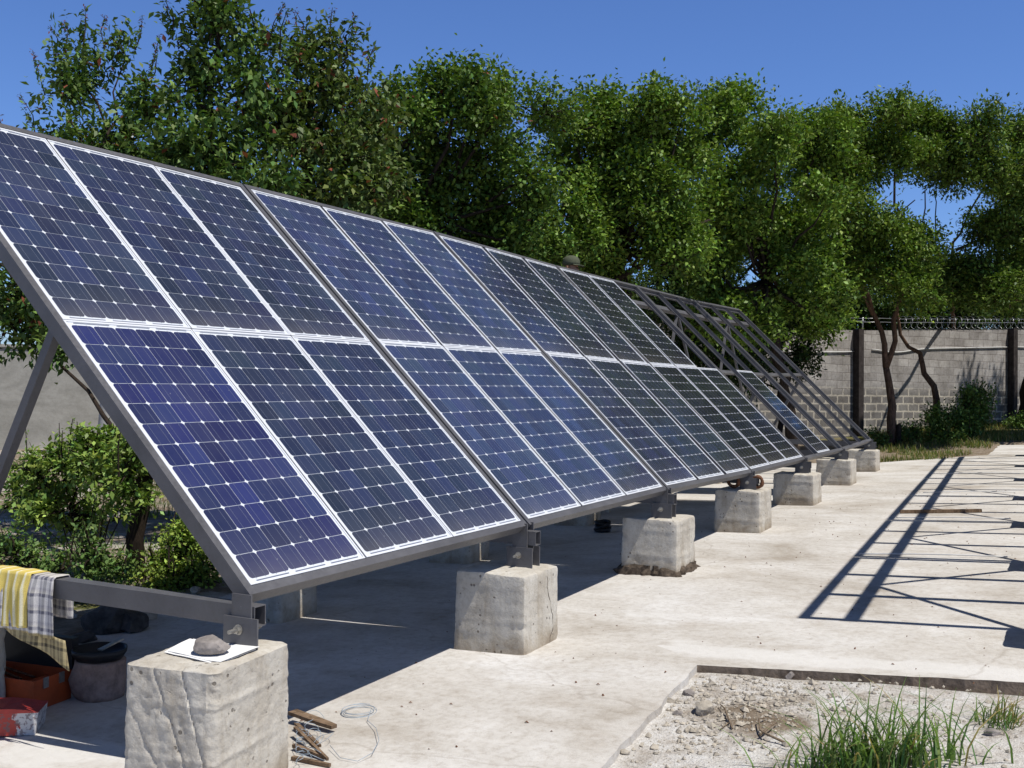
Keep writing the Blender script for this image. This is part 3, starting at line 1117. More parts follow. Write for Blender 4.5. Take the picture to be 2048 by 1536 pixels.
# the second row of frames, standing to the right of the camera; its shadow lies across the slab
AR = Arr(3.83, -5.21, 0.15, math.radians(2.05), -0.10, ideal=True)
for k in range(6):
    make_frame(AR, k * P + 0.011, (k + 1) * P - 0.011, 'empty steel frame of the right-hand row, casting a barred shadow on the slab', 'empty frames of the right-hand row')
for k in range(7):
    make_truss(AR, k * P, 0.43, 'steel bracket, beam and braces of the right-hand row of empty frames', 'support trusses of the right-hand row',
               (k - 0.5) * P if k > 0 else None, (k + 0.5) * P if k < 6 else None)
    for yy in (0.1, 2.13):
        q = AR.flat(k * P, yy, 0)
        z0 = gz(q[0], q[1])
        o = pillar_mesh(0.48, 0.48, 0.46, 0.05, k + 40 + yy, 0.02, 0.04, 0.006, False, 40, 10).build('concrete_pillar', M['pillar'], smooth=True)
        o.location = (q[0], q[1], z0)
        tag(o, 'concrete pillar under the right-hand row of empty frames', 'pillar', 'pillars of the right-hand row')

# ------------------------------------------------------------------ perimeter walls
def frame_obj(o, a, b, z):
    d = Vector((b[0] - a[0], b[1] - a[1], 0)).normalized()
    o.location = (a[0], a[1], z)
    o.rotation_euler.z = math.atan2(d.y, d.x)


WA = D(1705, 870, 27.9)
WB = D(2013, 834, 31.0)
wd = Vector((WB[0] - WA[0], WB[1] - WA[1], 0))
wl_ = wd.length
wd.normalize()
W0 = Vector((WA[0], WA[1], 0)) - wd * 14.0
WLEN = 14.0 + wl_ + 9.0
WTOP = 2.72


def wpt(s, off, z):
    """point s metres along the wall, off metres in front of it"""
    n = Vector((wd.y, -wd.x, 0))
    q = W0 + wd * s + n * off
    return (q.x, q.y, z)


def wz(s):
    return WA[2] - 0.08 + (WB[2] - WA[2]) * 0.55 * max(0, (s - 14.0)) / wl_


mb = MB()
zt_ = WA[2] + WTOP
nseg = 40
vs = []
for i in range(nseg + 1):
    s = WLEN * i / nseg
    zz = zt_ + 0.26 * max(0, (s - 14.0)) / wl_ * 1.0 + 0.01 * nz(s * 2, 0, 0, 1)
    vs += [(s, -0.10, -0.9), (s, 0.10, -0.9), (s, 0.10, zz - WA[2]), (s, -0.10, zz - WA[2])]
fs = [(0, 3, 2, 1), tuple(nseg * 4 + q for q in (0, 1, 2, 3))]
for i in range(nseg):
    for q in range(4):
        q2 = (q + 1) % 4
        fs.append((i * 4 + q, i * 4 + q2, (i + 1) * 4 + q2, (i + 1) * 4 + q))
mb.add(vs, fs)
wall = mb.build('block_wall', M['blocks'])
frame_obj(wall, (W0.x, W0.y), (W0.x + wd.x, W0.y + wd.y), WA[2])
tag(wall, 'grey cinder block wall topped with razor wire behind the array', 'wall')


def wall_top(s): return zt_ + 0.26 * max(0, (s - 14.0)) / wl_


for k, s in enumerate((8.3, 14.0, 14.0 + wl_)):
    mb = MB()
    w = 0.09
    lean = -0.05
    q = []
    for z, ds in ((-0.4, 0.0), (wall_top(s) - WA[2] + 0.03, lean)):
        zz = WA[2] + z
        q += [wpt(s - w + ds, 0.30, zz), wpt(s + w + ds, 0.30, zz), wpt(s + w + ds, 0.10, zz), wpt(s - w + ds, 0.10, zz)]
    mb.hexa(q)
    c = mb.build('wall_post', M['post'])
    tag(c, ('dark wall post behind the empty frames', 'dark wall post left of the forked tree', 'dark wall post near the right edge, beyond the shrubs')[k], 'wall post', 'dark posts against the block wall')

for k, (sa, sb) in enumerate(((9.0, 14.0 - 0.12), (14.0 + 0.55, 14.0 + wl_ - 0.12), (14.0 + wl_ + .15, WLEN))):
    mb = MB()
    pts = []
    for i in range(25):
        t = i / 24
        s = sa + (sb - sa) * t
        sag = (0.06, 0.13 * math.exp(-((t - 0.16) / 0.13) ** 2) / (4 * t * (1 - t) + 0.3), 0.05)[k] * 4 * t * (1 - t)
        pts.append(wpt(s, 0.125, wall_top(s) - 0.55 + (0.05 if k else 0) - sag))
    mb.tube(pts, 0.016, 6)
    c = mb.build('wall_cable', M['cable'], smooth=True)
    tag(c, ('white cable sagging along the wall left of the first post', 'white cable running along the wall between the two posts', 'white cable on the wall right of the last post')[k], 'cable', 'white cables on the block wall')

mb = MB()
pts = []
s0, s1 = 14.0 + 1.5, WLEN
turns = int((s1 - s0) / 0.25)
for i in range(turns * 12):
    t = i / 12
    a = 2 * PI * t
    s = s0 + t * 0.25
    pts.append(wpt(s + 0.03 * math.sin(a), 0.0 + 0.19 * math.cos(a), wall_top(s) + 0.20 + 0.185 * math.sin(a)))
mb.tube(pts, 0.0045, 5)
for zo in (0.17, 0.27):
    mb.tube([wpt(s0 - 1.2 + (s1 - s0 + 1.2) * i / 20, 0.02, wall_top(s0 + (s1 - s0) * i / 20) + zo + 0.02 * nz(i * 0.7, zo, 0, 1)) for i in range(21)], 0.007, 5)
c = mb.build('razor_wire', M['wire'], smooth=True)
tag(c, 'coiled razor wire along the top of the block wall', 'razor wire')
mb = MB()
for zo in (0.26, 0.33):
    mb.tube([wpt(9.5 + 4.9 * i / 10, 0.02, wall_top(10) + zo - 0.02 * math.sin(i / 10 * PI)) for i in range(11)], 0.007, 5)
mb.tube([wpt(14.32, 0.0, wall_top(14) - 0.02), wpt(14.32, 0.0, wall_top(14) + 0.36)], 0.018, 6)
c = mb.build('barbed_wire', M['wire'], smooth=True)
tag(c, 'two thin barbed wires on an iron stake above the wall post', 'barbed wire')

LA, LB = D(-260, 925, 24.0), D(420, 900, 27.0)
mb = MB()
ll = math.hypot(LB[0] - LA[0], LB[1] - LA[1])
mb.box((0, -0.1, -0.8), (ll, 0.1, 2.55))
mb.box((-0.04, -0.14, 2.551), (ll + 0.04, 0.14, 2.62))
lw = mb.build('plaster_wall', M['plaster'])
frame_obj(lw, LA, LB, -0.22)
tag(lw, 'smooth grey plastered wall at the left, behind the bushes', 'wall')
# wall on between the two, hidden by the trees
mb = MB()
q0 = (LB[0], LB[1])
q1 = (W0.x, W0.y)
ll = math.hypot(q1[0] - q0[0], q1[1] - q0[1])
mb.box((0.15, -0.1, -0.8), (ll - 0.15, 0.1, 2.5))
mw = mb.build('plaster_wall', M['plaster'])
frame_obj(mw, q0, q1, -0.1)
tag(mw, 'grey boundary wall hidden behind the middle trees, under the panels', 'wall')
mb = MB()
b0, b1 = D(205, 915, 23.0), D(258, 262, 23.0)
mb.tube([b0 + np.array([0, 0, -0.4]), b0, (b0 + b1) / 2, b1], [0.15, 0.15, 0.125, 0.10], 14)
o = mb.build('utility_pole', M['pole'], smooth=True)
tag(o, 'pale concrete utility pole rising behind the left trees', 'pole')

# ------------------------------------------------------------------ foliage
def unit(v): return v / np.maximum(np.linalg.norm(v, axis=-1, keepdims=True), 1e-9)


def leaf_quads(pos, dirs, L, asp, col):
    """diamond leaves, folded along the middle: pos (n,3) base, dirs (n,3), L (n,)"""
    n = len(pos)
    up = unit(np.array([0, 0, 1.0]) + 0.42 * rng.normal(size=(n, 3)))
    side = unit(np.cross(dirs, up))
    nrm = np.cross(side, dirs)
    L = L[:, None]
    b = pos
    tip = pos + dirs * L - nrm * L * 0.10
    mid = pos + dirs * L * 0.45
    l = mid + side * L * asp * 0.5 + nrm * L * 0.07
    r = mid - side * L * asp * 0.5 + nrm * L * 0.07
    V = np.stack([b, l, tip, r], 1).reshape(-1, 3)
    Q = np.arange(4 * n).reshape(n, 4)
    C = np.repeat(col, 4, 0)
    return V, Q, C


def palette(n, base, var, warm=0.0, warmc=(0.16, 0.05, 0.03)):
    base = np.array(base)
    t = rng.normal(size=(n, 1))
    c = base * np.exp(0.22 * t) * (1 + np.array([0.16, 0.05, 0.0]) * rng.normal(size=(n, 1)) * var)
    if warm > 0:
        m = rng.random(n) < warm
        c[m] = np.array(warmc) * (0.7 + 0.6 * rng.random((m.sum(), 1)))
    return np.clip(c, 0.004, 0.6)


class Tree:
    def __init__(self, name, label, cat, base, group='trees behind the array', bark='bark_dark'):
        self.root = empty(name, tuple(base))
        tag(self.root, label, cat, group)
        self.base = Vector(base)
        self.V, self.Q, self.C = [], [], []
        self.n = 0
        self.wood = MB()
        self.bark = bark

    def leaves(self, pos, dirs, L, asp, col):
        V, Q, C = leaf_quads(pos, dirs, L, asp, col)
        self.V.append(V)
        self.Q.append(Q + self.n)
        self.C.append(C)
        self.n += len(V)

    def clump(self, c, r, n, L, asp=0.5, base=(0.05, 0.085, 0.02), warm=0.0, spread=0.13, per=26, droop=0.25, shell=0.35, var=1.0, twigs=0.25):
        c = np.array(c)
        r = np.array(r)
        ns = max(3, int(n / per))
        m = max(3, min(9, ns // 6))
        pd = unit(rng.normal(size=(m, 3)) + np.array([0, 0, 0.15]))
        pc = c + pd * r * (0.50 + 0.36 * rng.random((m, 1)))
        pr = r * (0.34 + 0.16 * rng.random((m, 1)))
        which = rng.integers(0, m, ns)
        d = unit(rng.normal(size=(ns, 3)) + np.array([0, 0, 0.45]))
        loose = rng.random(ns) < 0.07
        sp = pc[which] + d * pr[which] * np.array([1.15, 1.15, 0.75]) * (0.62 + 0.45 * rng.random((ns, 1)))
        sp[loose] = c + unit(rng.normal(size=(loose.sum(), 3))) * r * (0.5 + 0.46 * rng.random((loose.sum(), 1)))
        od = unit(d * 0.8 + (sp - c) / r.max() * 0.6 + np.array([0, 0, 0.15]) + 0.3 * rng.normal(size=(ns, 3)))
        pal = np.exp(0.18 * rng.normal(size=(ns, 1)))
        idx = np.repeat(np.arange(ns), per)
        t = rng.random((len(idx), 1))
        pos = sp[idx] + od[idx] * (t - 0.4) * spread * 2.2 + rng.normal(size=(len(idx), 3)) * spread * 0.55
        dirs = unit(od[idx] * 0.7 + rng.normal(size=(len(idx), 3)) * 0.75 - np.array([0, 0, droop]))
        col = palette(len(idx), base, var, warm) * pal[idx]
        self.leaves(pos, dirs, L * (0.65 + 0.6 * rng.random(len(idx))), asp, col)
        for i in range(int(ns * twigs)):
            a = Vector(c + (sp[i] - c) * 0.35)
            b = Vector(sp[i] + od[i] * spread)
            m = (a + b) / 2 + Vector(rng.normal(size=3) * 0.06)
            self.wood.tube([a, m, b], [0.012, 0.008, 0.003], 4, False)

    def shoot(self, a, b, n, L, base, warm, asp=0.42):
        a, b = np.array(a), np.array(b)
        self.wood.tube([a, (a + b) / 2 + rng.normal(size=3) * 0.03, b], [0.010, 0.007, 0.003], 4, False)
        t = rng.random((n, 1)) ** 0.8
        pos = a + (b - a) * t + rng.normal(size=(n, 3)) * 0.015
        ax = unit(b - a)
        out = unit(rng.normal(size=(n, 3)))
        dirs = unit(out * 0.9 + ax * 0.35 - np.array([0, 0, 0.35]))
        col = palette(n, base, 1.0)
        w = (t[:, 0] > 0.62) & (rng.random(n) < warm)
        col[w] = np.array((0.17, 0.06, 0.045)) * (0.6 + 0.7 * rng.random((w.sum(), 1)))
        self.leaves(pos, dirs, L * (1.05 - 0.45 * t[:, 0]) * (0.7 + 0.5 * rng.random(n)), asp, col)

    def limb(self, pts, r0, r1, n=8, wob=0.05):
        pts = [np.array(p, float) for p in pts]
        out = []
        for i in range(len(pts) - 1):
            m = max(2, int(np.linalg.norm(pts[i + 1] - pts[i]) / 0.35))
            for k in range(m):
                out.append(pts[i] + (pts[i + 1] - pts[i]) * k / m + (rng.normal(size=3) * wob if (i + k) else 0))
        out.append(pts[-1])
        k = len(out)
        self.wood.tube(out, [r0 + (r1 - r0) * (i / (k - 1)) ** 0.8 for i in range(k)], n)

    def finish(self):
        w = self.wood.build('trunk', M[self.bark], self.root, smooth=True)
        me = fast_mesh('crown', np.concatenate(self.V), np.concatenate(self.Q), M['leaf'], np.concatenate(self.C))
        o = bpy.data.objects.new('crown', me)
        COL.objects.link(o)
        child(o, self.root)
        return self.root


def img_clump(tr, u, v, d, ru, rv, L, k=3.2, asp=0.5, **kw):
    """a clump centred at depth d, as wide as ru/rv photo pixels there"""
    c = D(u, v, d)
    R_ = ru * d / FPX
    Z_ = rv * d / FPX
    px = L * FPX / d
    n = int(1.9 * k * PI * ru * rv / (0.5 * asp * px * px))
    tr.clump(c, (R_, R_ * 0.9, Z_), n, L, asp, **kw)
    return c


def gbase(u, v, d, dz=-0.05):
    q = D(u, v, d)
    return (q[0], q[1], terrain_z(q[0], q[1]) + dz)


DARK = (0.094, 0.158, 0.038)
MID = (0.100, 0.168, 0.030)
BRI = (0.116, 0.188, 0.028)
# --- left trees with pointed, reddish-tipped leaves
tA = Tree('leafy_tree', 'left-hand leafy tree with reddish shoot tips behind the nearest panels', 'tree', gbase(275, 1140, 9.7))
LL = 0.098
cl = [(120, 190, 12.8, 62, 85, 2.0), (200, 310, 12.6, 115, 100, 2.4), (300, 260, 12.8, 60, 100, 2.0), (250, 120, 13.0, 40, 60, 1.2), (80, 260, 12.6, 40, 60, 1.0), (150, 110, 13.0, 45, 60, 1.3),
      (330, 390, 12.7, 110, 70, 2.6), (230, 410, 12.7, 80, 60, 2.0), (40, 560, 11.2, 90, 80, 2.6), (140, 690, 10.9, 80, 70, 1.6), (20, 650, 11.3, 70, 60, 2.0), (150, 600, 11.2, 80, 80, 2.6), (225, 780, 10.6, 45, 55, 0.8), (-60, 480, 11.6, 90, 110, 2.0)]
tb = np.array(gbase(275, 1140, 9.7))
hub = D(215, 560, 11.6)
tA.limb([tb, D(290, 930, 9.7), D(265, 740, 10.5), hub], 0.085, 0.045)
tA.limb([D(290, 930, 9.7), D(240, 880, 9.8), D(180, 780, 10.4), D(95, 700, 10.9)], 0.035, 0.012)
for u, v, d, ru, rv, k in cl:
    c = img_clump(tA, u, v, d, ru, rv, LL, k, 0.48, base=DARK, warm=0.018, spread=0.13, droop=0.45)
    tA.limb([hub, (hub + c) / 2 + rng.normal(size=3) * 0.15, c], 0.034, 0.008, 6)
for u, v, du, dv in ((165, 60, 5, -65), (90, 150, -25, -70), (110, 90, -10, -60), (270, 60, 15, -50), (70, 230, -30, -60), (60, 320, -25, -40), (300, 110, 20, -60), (210, 60, 0, -50), (285, 150, 30, -70), (5, 250, -10, -45), (0, 300, -5, -80), (130, 60, 0, -40)):
    tA.shoot(D(u, v + 40, 12.8), D(u + du, v + dv + 20, 12.9), 60, 0.062, DARK, 0.6)
tA.finish()

tB = Tree('leafy_tree', 'tall leafy tree whose top leaves the picture, second from the left', 'tree', gbase(420, 1080, 11.6))
hubB = D(430, 420, 11.6)
tB.limb([np.array(gbase(420, 1080, 11.6)), D(425, 700, 11.6), hubB, D(425, 190, 11.6), D(440, 0, 11.6)], 0.12, 0.02)
for u, v, d, ru, rv, k in ((430, 70, 11.6, 80, 75, 2.4), (385, 190, 11.5, 60, 90, 2.6), (470, 210, 11.6, 80, 90, 2.0), (450, 330, 11.4, 130, 90, 2.8), (520, 60, 11.7, 55, 60, 1.5), (360, 90, 11.4, 32, 70, 1.4), (430, -60, 11.7, 90, 60, 2.0), (530, 170, 11.7, 60, 70, 1.5), (380, 320, 11.2, 90, 70, 2.5), (560, 400, 11.3, 80, 50, 2.5)):
    c = img_clump(tB, u, v, d, ru, rv, LL, k, 0.5, base=DARK, warm=0.008, spread=0.13, droop=0.45)
    tB.limb([D(430, v + 60, 11.6), (D(430, v + 40, 11.6) + c) / 2, c], 0.03, 0.008, 6)
for u, v, du, dv in ((345, 40, -15, -60), (390, 20, -5, -60), (540, 40, 30, -55), (560, 60, 15, -60), (480, 10, 5, -50)):
    tB.shoot(D(u, v + 40, 11.5), D(u + du, v + dv + 20, 11.5), 70, 0.07, DARK, 0.3)
tB.finish()

tC = Tree('leafy_tree', 'leafy tree with russet leaves behind the second frame, left of the rounded crown', 'tree', gbase(640, 1050, 12.6))
hubC = D(600, 420, 12.5)
tC.limb([np.array(gbase(560, 1050, 12.6)), D(540, 620, 12.5), hubC, D(650, 250, 12.6), D(680, 110, 12.6)], 0.11, 0.02)
for u, v, d, ru, rv, k in ((640, 90, 12.7, 60, 60, 2.0), (690, 130, 12.7, 48, 70, 1.9), (610, 180, 12.5, 75, 80, 2.5), (690, 230, 12.5, 75, 70, 2.3), (590, 300, 12.2, 110, 80, 3.0), (680, 330, 12.2, 100, 70, 3.0), (720, 410, 12.0, 90, 50, 3.0), (740, 230, 12.9, 45, 70, 2.6), (560, 240, 12.2, 55, 80, 2.5), (630, 400, 11.9, 100, 50, 3.0), (735, 300, 12.6, 50, 80, 2.5)):
    c = img_clump(tC, u, v, d, ru, rv, LL, k, 0.5, base=(0.088, 0.128, 0.034), warm=0.03, spread=0.14, droop=0.45)
    tC.limb([hubC, (hubC + c) / 2 + rng.normal(size=3) * 0.12, c], 0.03, 0.008, 6)
for u, v, du, dv in ((600, 60, -10, -60), (700, 60, 10, -50), (735, 110, 15, -40), (660, 40, 5, -45)):
    tC.shoot(D(u, v + 40, 12.6), D(u + du, v + dv + 20, 12.6), 60, 0.075, DARK, 0.35)
tC.finish()

LM = 0.082
def band(name, label, tb_uvd, hub_uvd, cls, L, base, warm=0.0, asp=0.5, group='trees behind the array', bark='bark_dark', limbs=True, r0=0.14, droop=0.2, spread=0.17, mids=(), dmul=1.0):
    t = Tree(name, label, 'tree', gbase(*tb_uvd), group, bark)
    hub = D(*hub_uvd)
    t.limb([np.array(gbase(*tb_uvd))] + [D(*m) for m in mids] + [hub], r0, r0 * 0.55)
    for u, v, d, ru, rv, k in cls:
        if any(math.hypot(u - g[0], v - g[1]) < g[2] + 0.55 * rv for g in GAPS): continue
        c = img_clump(t, u, v, d, ru, rv, L, k * dmul, asp, base=base, warm=warm, spread=spread, droop=droop)
        if limbs:
            m = hub * 0.5 + c * 0.5 + rng.normal(size=3) * 0.2 + np.array([0, 0, -0.15])
            t.limb([hub, m, c], r0 * 0.34, 0.012, 6)
    return t


TOPS = [(700, 230), (740, 190), (800, 150), (850, 110), (900, 125), (960, 130), (1040, 160), (1100, 185), (1140, 215), (1180, 175), (1250, 165), (1300, 190), (1340, 200), (1400, 190), (1440, 175), (1500, 180), (1540, 190), (1575, 205),
        (1620, 240), (1660, 250), (1700, 215), (1750, 180), (1790, 195), (1850, 225), (1880, 235), (1930, 215), (1970, 215), (2000, 260), (2048, 240), (2100, 250)]
GAPS = [(1262, 515, 12), (1570, 402, 14), (1600, 352, 16), (1795, 385, 18), (1880, 405, 24), (1960, 395, 16), (1905, 480, 18), (1500, 555, 12), (1060, 285, 4)]


def canopy(u0, u1, d, vend, ru=62, rv=42, k=2.6):
    out = []
    u = u0
    while u <= u1:
        top = np.interp(u, [t_[0] for t_ in TOPS], [t_[1] for t_ in TOPS])
        v = top + rv * 1.15
        r_ = 0
        while v < vend:
            uu, vv = u + rng.uniform(-24, 24), v + rng.uniform(-14, 14)
            if r_ == 0: vv = v + rng.uniform(-10, 6)
            sz = rng.uniform(0.72, 1.2)
            k_ = k if r_ < 2 else 0.85 * k
            if not any(math.hypot(uu - g[0], vv - g[1]) < g[2] + 26 * sz for g in GAPS):
                out.append((uu, vv, d + rng.uniform(-0.9, 0.9) - 0.5 * math.sin(min(1.0, r_ / 4) * PI), ru * sz, rv * sz * rng.uniform(0.85, 1.15), k_))
            v += rv * 1.42
            r_ += 1
        u += ru * 1.12
    return out


tD = band('round_tree', 'round-crowned tree with a dark leaning trunk behind the second and third frames', (815, 1000, 15.5), (830, 430, 15.5),
     canopy(730, 1120, 15.5, 560),
     LM, MID, 0.004, dmul=1.75, asp=0.64)
tD.limb([D(830, 430, 15.5), D(870, 360, 15.4), D(900, 250, 15.4)], 0.075, 0.02)
tD.limb([D(830, 430, 15.5), D(950, 330, 15.4), D(1040, 260, 15.4)], 0.06, 0.02)
tD.finish()
tE = band('round_tree', 'bright green round tree in the middle of the treeline, above the fourth frame', (1240, 900, 17.8), (1250, 500, 17.6),
     canopy(1150, 1400, 17.5, 590),
     LM, BRI, 0.0, dmul=1.75, asp=0.64)
tE.limb([D(1230, 560, 17.4), D(1330, 490, 17.3), D(1420, 440, 17.3)], 0.06, 0.02)
tE.finish()
tF = band('round_tree', 'green tree with airy gaps right of the middle, above the empty frames', (1600, 900, 21.0), (1530, 560, 20.6),
     canopy(1430, 1665, 20.4, 660),
     0.092, BRI, 0.0, dmul=1.7, asp=0.64)
for u, v, w, z in ((1350, 200, 1345, 175), (1400, 190, 1395, 160), (1440, 180, 1435, 158), (1375, 215, 1372, 180)):
    tF.shoot(D(u, v + 30, 20.3), D(w, z, 20.3), 50, 0.10, (0.10, 0.15, 0.05), 0.0)
tF.finish()
tG = band('forked_tree', 'slender tree with a forked trunk in front of the block wall', (1783, 890, 24.6), (1772, 735, 24.6),
     canopy(1640, 1850, 22.6, 600, 56, 38, 2.5),
     0.10, (0.105, 0.168, 0.024), 0.0, limbs=False, dmul=1.75, bark='bark_red', r0=0.13, mids=[(1778, 800, 24.6)], group='trees by the block wall')
fk = D(1772, 735, 24.6)
tG.limb([fk, D(1765, 690, 24.6), D(1745, 630, 24.6), D(1725, 560, 24.5), D(1700, 450, 23.4), D(1680, 340, 22.8)], 0.075, 0.02)
tG.limb([fk, D(1785, 690, 24.6), D(1795, 610, 24.5), D(1810, 500, 23.6), D(1790, 330, 22.8)], 0.075, 0.02)
tG.limb([D(1725, 560, 24.5), D(1760, 480, 23.8), D(1830, 400, 23.0)], 0.035, 0.012)
tG.limb([D(1745, 630, 24.6), D(1690, 540, 24.3), D(1640, 470, 24.2)], 0.035, 0.012)
tG.finish()
tH = band('leaning_tree', 'tree with a bent leaning trunk rising out of the shrubs by the wall', (1885, 885, 26.3), (1840, 706, 26.3),
     canopy(1850, 2070, 23.2, 610, 54, 37, 2.4),
     0.10, (0.098, 0.155, 0.026), 0.0, limbs=False, dmul=1.75, bark='bark_red', r0=0.10, mids=[(1873, 800, 26.3), (1850, 745, 26.3)], group='trees by the block wall')
k0 = D(1840, 706, 26.3)
tH.limb([k0, D(1800, 675, 26.2), D(1790, 610, 26.0)], 0.055, 0.03)
tH.limb([D(1915, 740, 31.2), D(1908, 640, 30.6), D(1900, 560, 26.5), D(1920, 450, 24.4), D(1975, 360, 23.6)], 0.06, 0.02)
tH.limb([D(1912, 500, 24.9), D(1980, 430, 24.0), D(2060, 390, 23.5)], 0.04, 0.015)
tH.limb([D(1900, 560, 25.5), D(1860, 460, 24.3), D(1850, 380, 23.4)], 0.035, 0.012)
tH.finish()
tI = band('wall_tree', 'tree standing at the right edge of the picture by the last wall post', (2040, 840, 29.5), (2075, 600, 27.0),
     [(2040, 280, 24.5, 40, 35, 2.0), (2090, 290, 24.5, 60, 45, 3.0), (2060, 400, 24.5, 60, 55, 2.6), (2120, 380, 24.5, 70, 60, 3.0), (2040, 500, 24.5, 50, 50, 2.4), (2110, 520, 24.5, 80, 60, 3.0), (2050, 570, 24.5, 60, 45, 2.4), (2200, 330, 24.5, 90, 70, 3.2), (2200, 480, 24.5, 100, 90, 3.2),
      (2290, 280, 24.5, 90, 70, 3.2), (2320, 420, 24.5, 100, 100, 3.2), (2150, 620, 24.5, 120, 60, 3.2)],
     0.11, (0.085, 0.14, 0.026), 0.0, group='trees by the block wall')
tI.finish()
# tall trees right of the picture: the far panels mirror them
for (u, d, lab) in ((2290, 24.0, 'tall dense tree right of the picture by the wall, nearest the slab'), (2480, 27.0, 'tall dense tree right of the picture, farther along the wall'), (2700, 24.0, 'rightmost tall dense tree outside the picture')):
    t = band('wall_tree', lab, (u, 850, d), (u, 420, d),
             [(u - 60, 120, d, 110, 110, 2.6), (u + 60, 60, d, 110, 110, 2.6), (u - 90, 300, d, 100, 110, 2.8), (u + 80, 270, d, 120, 120, 2.8), (u - 20, 440, d, 140, 110, 2.8), (u + 110, 480, d, 100, 110, 2.6), (u - 60, 620, d, 100, 90, 2.6), (u + 60, 660, d, 120, 90, 2.6)],
             0.17, (0.06, 0.105, 0.024), 0.0, group='trees right of the picture', spread=0.24)
    t.finish()
# trees farther back that close the view between the round crowns
for (u, d, vt, lab) in ((700, 22.0, 400, 'dark tree standing back between the russet and the round-crowned tree'), (930, 24.0, 420, 'dark tree standing back under the round crown'), (1130, 25.0, 400, 'dark tree standing back left of the bright round tree'), (1320, 26.0, 420, 'dark tree standing back under the bright round tree'), (1460, 27.0, 450, 'dark tree standing back above the empty frames'), (430, 20.0, 420, 'dark tree standing back behind the left panels')):
    t = band('back_tree', lab, (u, 880, d), (u, vt + 120, d),
             [(u - 60, vt, d, 80, 60, 2.0), (u + 55, vt + 10, d, 80, 60, 2.0), (u - 80, vt + 90, d, 90, 65, 2.6), (u + 70, vt + 100, d, 95, 65, 2.6), (u, vt + 180, d, 130, 70, 3.0)],
             0.12, (0.04, 0.072, 0.018), 0.0, group='dark trees standing back', spread=0.2)  # leaf colour darkened to hold the shade of the crowns above
    t.finish()
# trees beyond the wall
for i, (u, lab) in enumerate(((1560, 'dark tree beyond the wall behind the top of the empty frames'), (1720, 'dark tree beyond the wall above the first wall post'), (1880, 'dark tree beyond the razor wire between the two wall posts'), (2030, 'dark tree beyond the wall above the last wall post'))):
    dd = 33 + i * 0.7
    t = band('wall_tree', lab, (u, 850, dd), (u, 640, dd),
         [(u - 40, 560, dd, 75, 55, 2.8), (u + 40, 590, dd, 80, 50, 2.8), (u - 60, 645, dd, 50, 34, 3.4), (u + 5, 650, dd, 50, 30, 3.4), (u + 65, 645, dd, 50, 34, 3.4), (u, 615, dd, 90, 36, 2.6), (u - 20, 480, dd, 75, 50, 2.0), (u + 50, 490, dd, 60, 50, 1.5), (u - 40, 400, dd, 60, 40, 2.0), (u + 45, 390, dd, 60, 45, 2.0), (u, 340, dd, 60, 40, 1.8)], 0.13, (0.05, 0.09, 0.022), 0.0, r0=0.13, group='trees beyond the wall', spread=0.22)
    t.finish()
# the hedge of dark trunks and low foliage behind the panels
for i, (u, v, d, lab) in enumerate(((820, 560, 18.0, 'dark undergrowth tree behind the top edge of the second frame'), (1010, 590, 19.0, 'dark undergrowth tree behind the top edge of the third frame'), (1420, 690, 22.5, 'dark undergrowth tree seen through the empty frames'), (1560, 720, 24.5, 'dark bushy tree hiding the wall beside the empty frames'))):
    t = band('undergrowth_tree', lab, (u, 900, d), (u, v + 60, d), [(u - 60, v - 30, d, 80, 60, 2.6), (u + 40, v - 50, d, 90, 60, 2.6), (u, v + 40, d, 110, 60, 2.8), (u + 60, v + 30, d, 70, 60, 2.4)] if i < 3 else
             [(u + 25, v - 50, d, 60, 50, 2.6), (u + 30, v + 10, d, 50, 45, 2.4), (u - 40, v - 20, d, 70, 60, 2.6)],
             0.11, (0.042, 0.075, 0.02), 0.0, r0=0.09, group='undergrowth behind the array')
    t.finish()

# --- shrubs
def shrub(name, label, base, blobs, L, base_col, k=2.6, asp=0.55, warm=0.0, cat='shrub', group='shrubs', stems=2, spread=0.07):
    t = Tree(name, label, cat, base, group)
    for u, v, d, ru, rv in blobs:
        c = img_clump(t, u, v, d, ru, rv, L, k, asp, base=base_col, warm=warm, spread=spread, droop=0.15, shell=0.2, twigs=0.5)
        for _ in range(3):
            e0 = c + rng.normal(size=3) * np.array([ru, ru, 0.3 * rv]) * d / FPX * 0.5
            t.shoot(e0, e0 + np.array([rng.normal() * 0.05, rng.normal() * 0.05, (1.1 + 0.5 * rng.random()) * rv * d / FPX]), 16, L * 0.9, base_col, 0.0, 0.55)
        for _ in range(stems):
            b = np.array(base) + np.append(rng.normal(size=2) * 0.05, 0)
            e = c + rng.normal(size=3) * np.array([ru, ru, rv]) * d / FPX * 0.6
            t.wood.tube([b, (b + e) / 2 + rng.normal(size=3) * 0.05, e], [0.007, 0.005, 0.002], 5, False)
    o = t.finish()
    return o


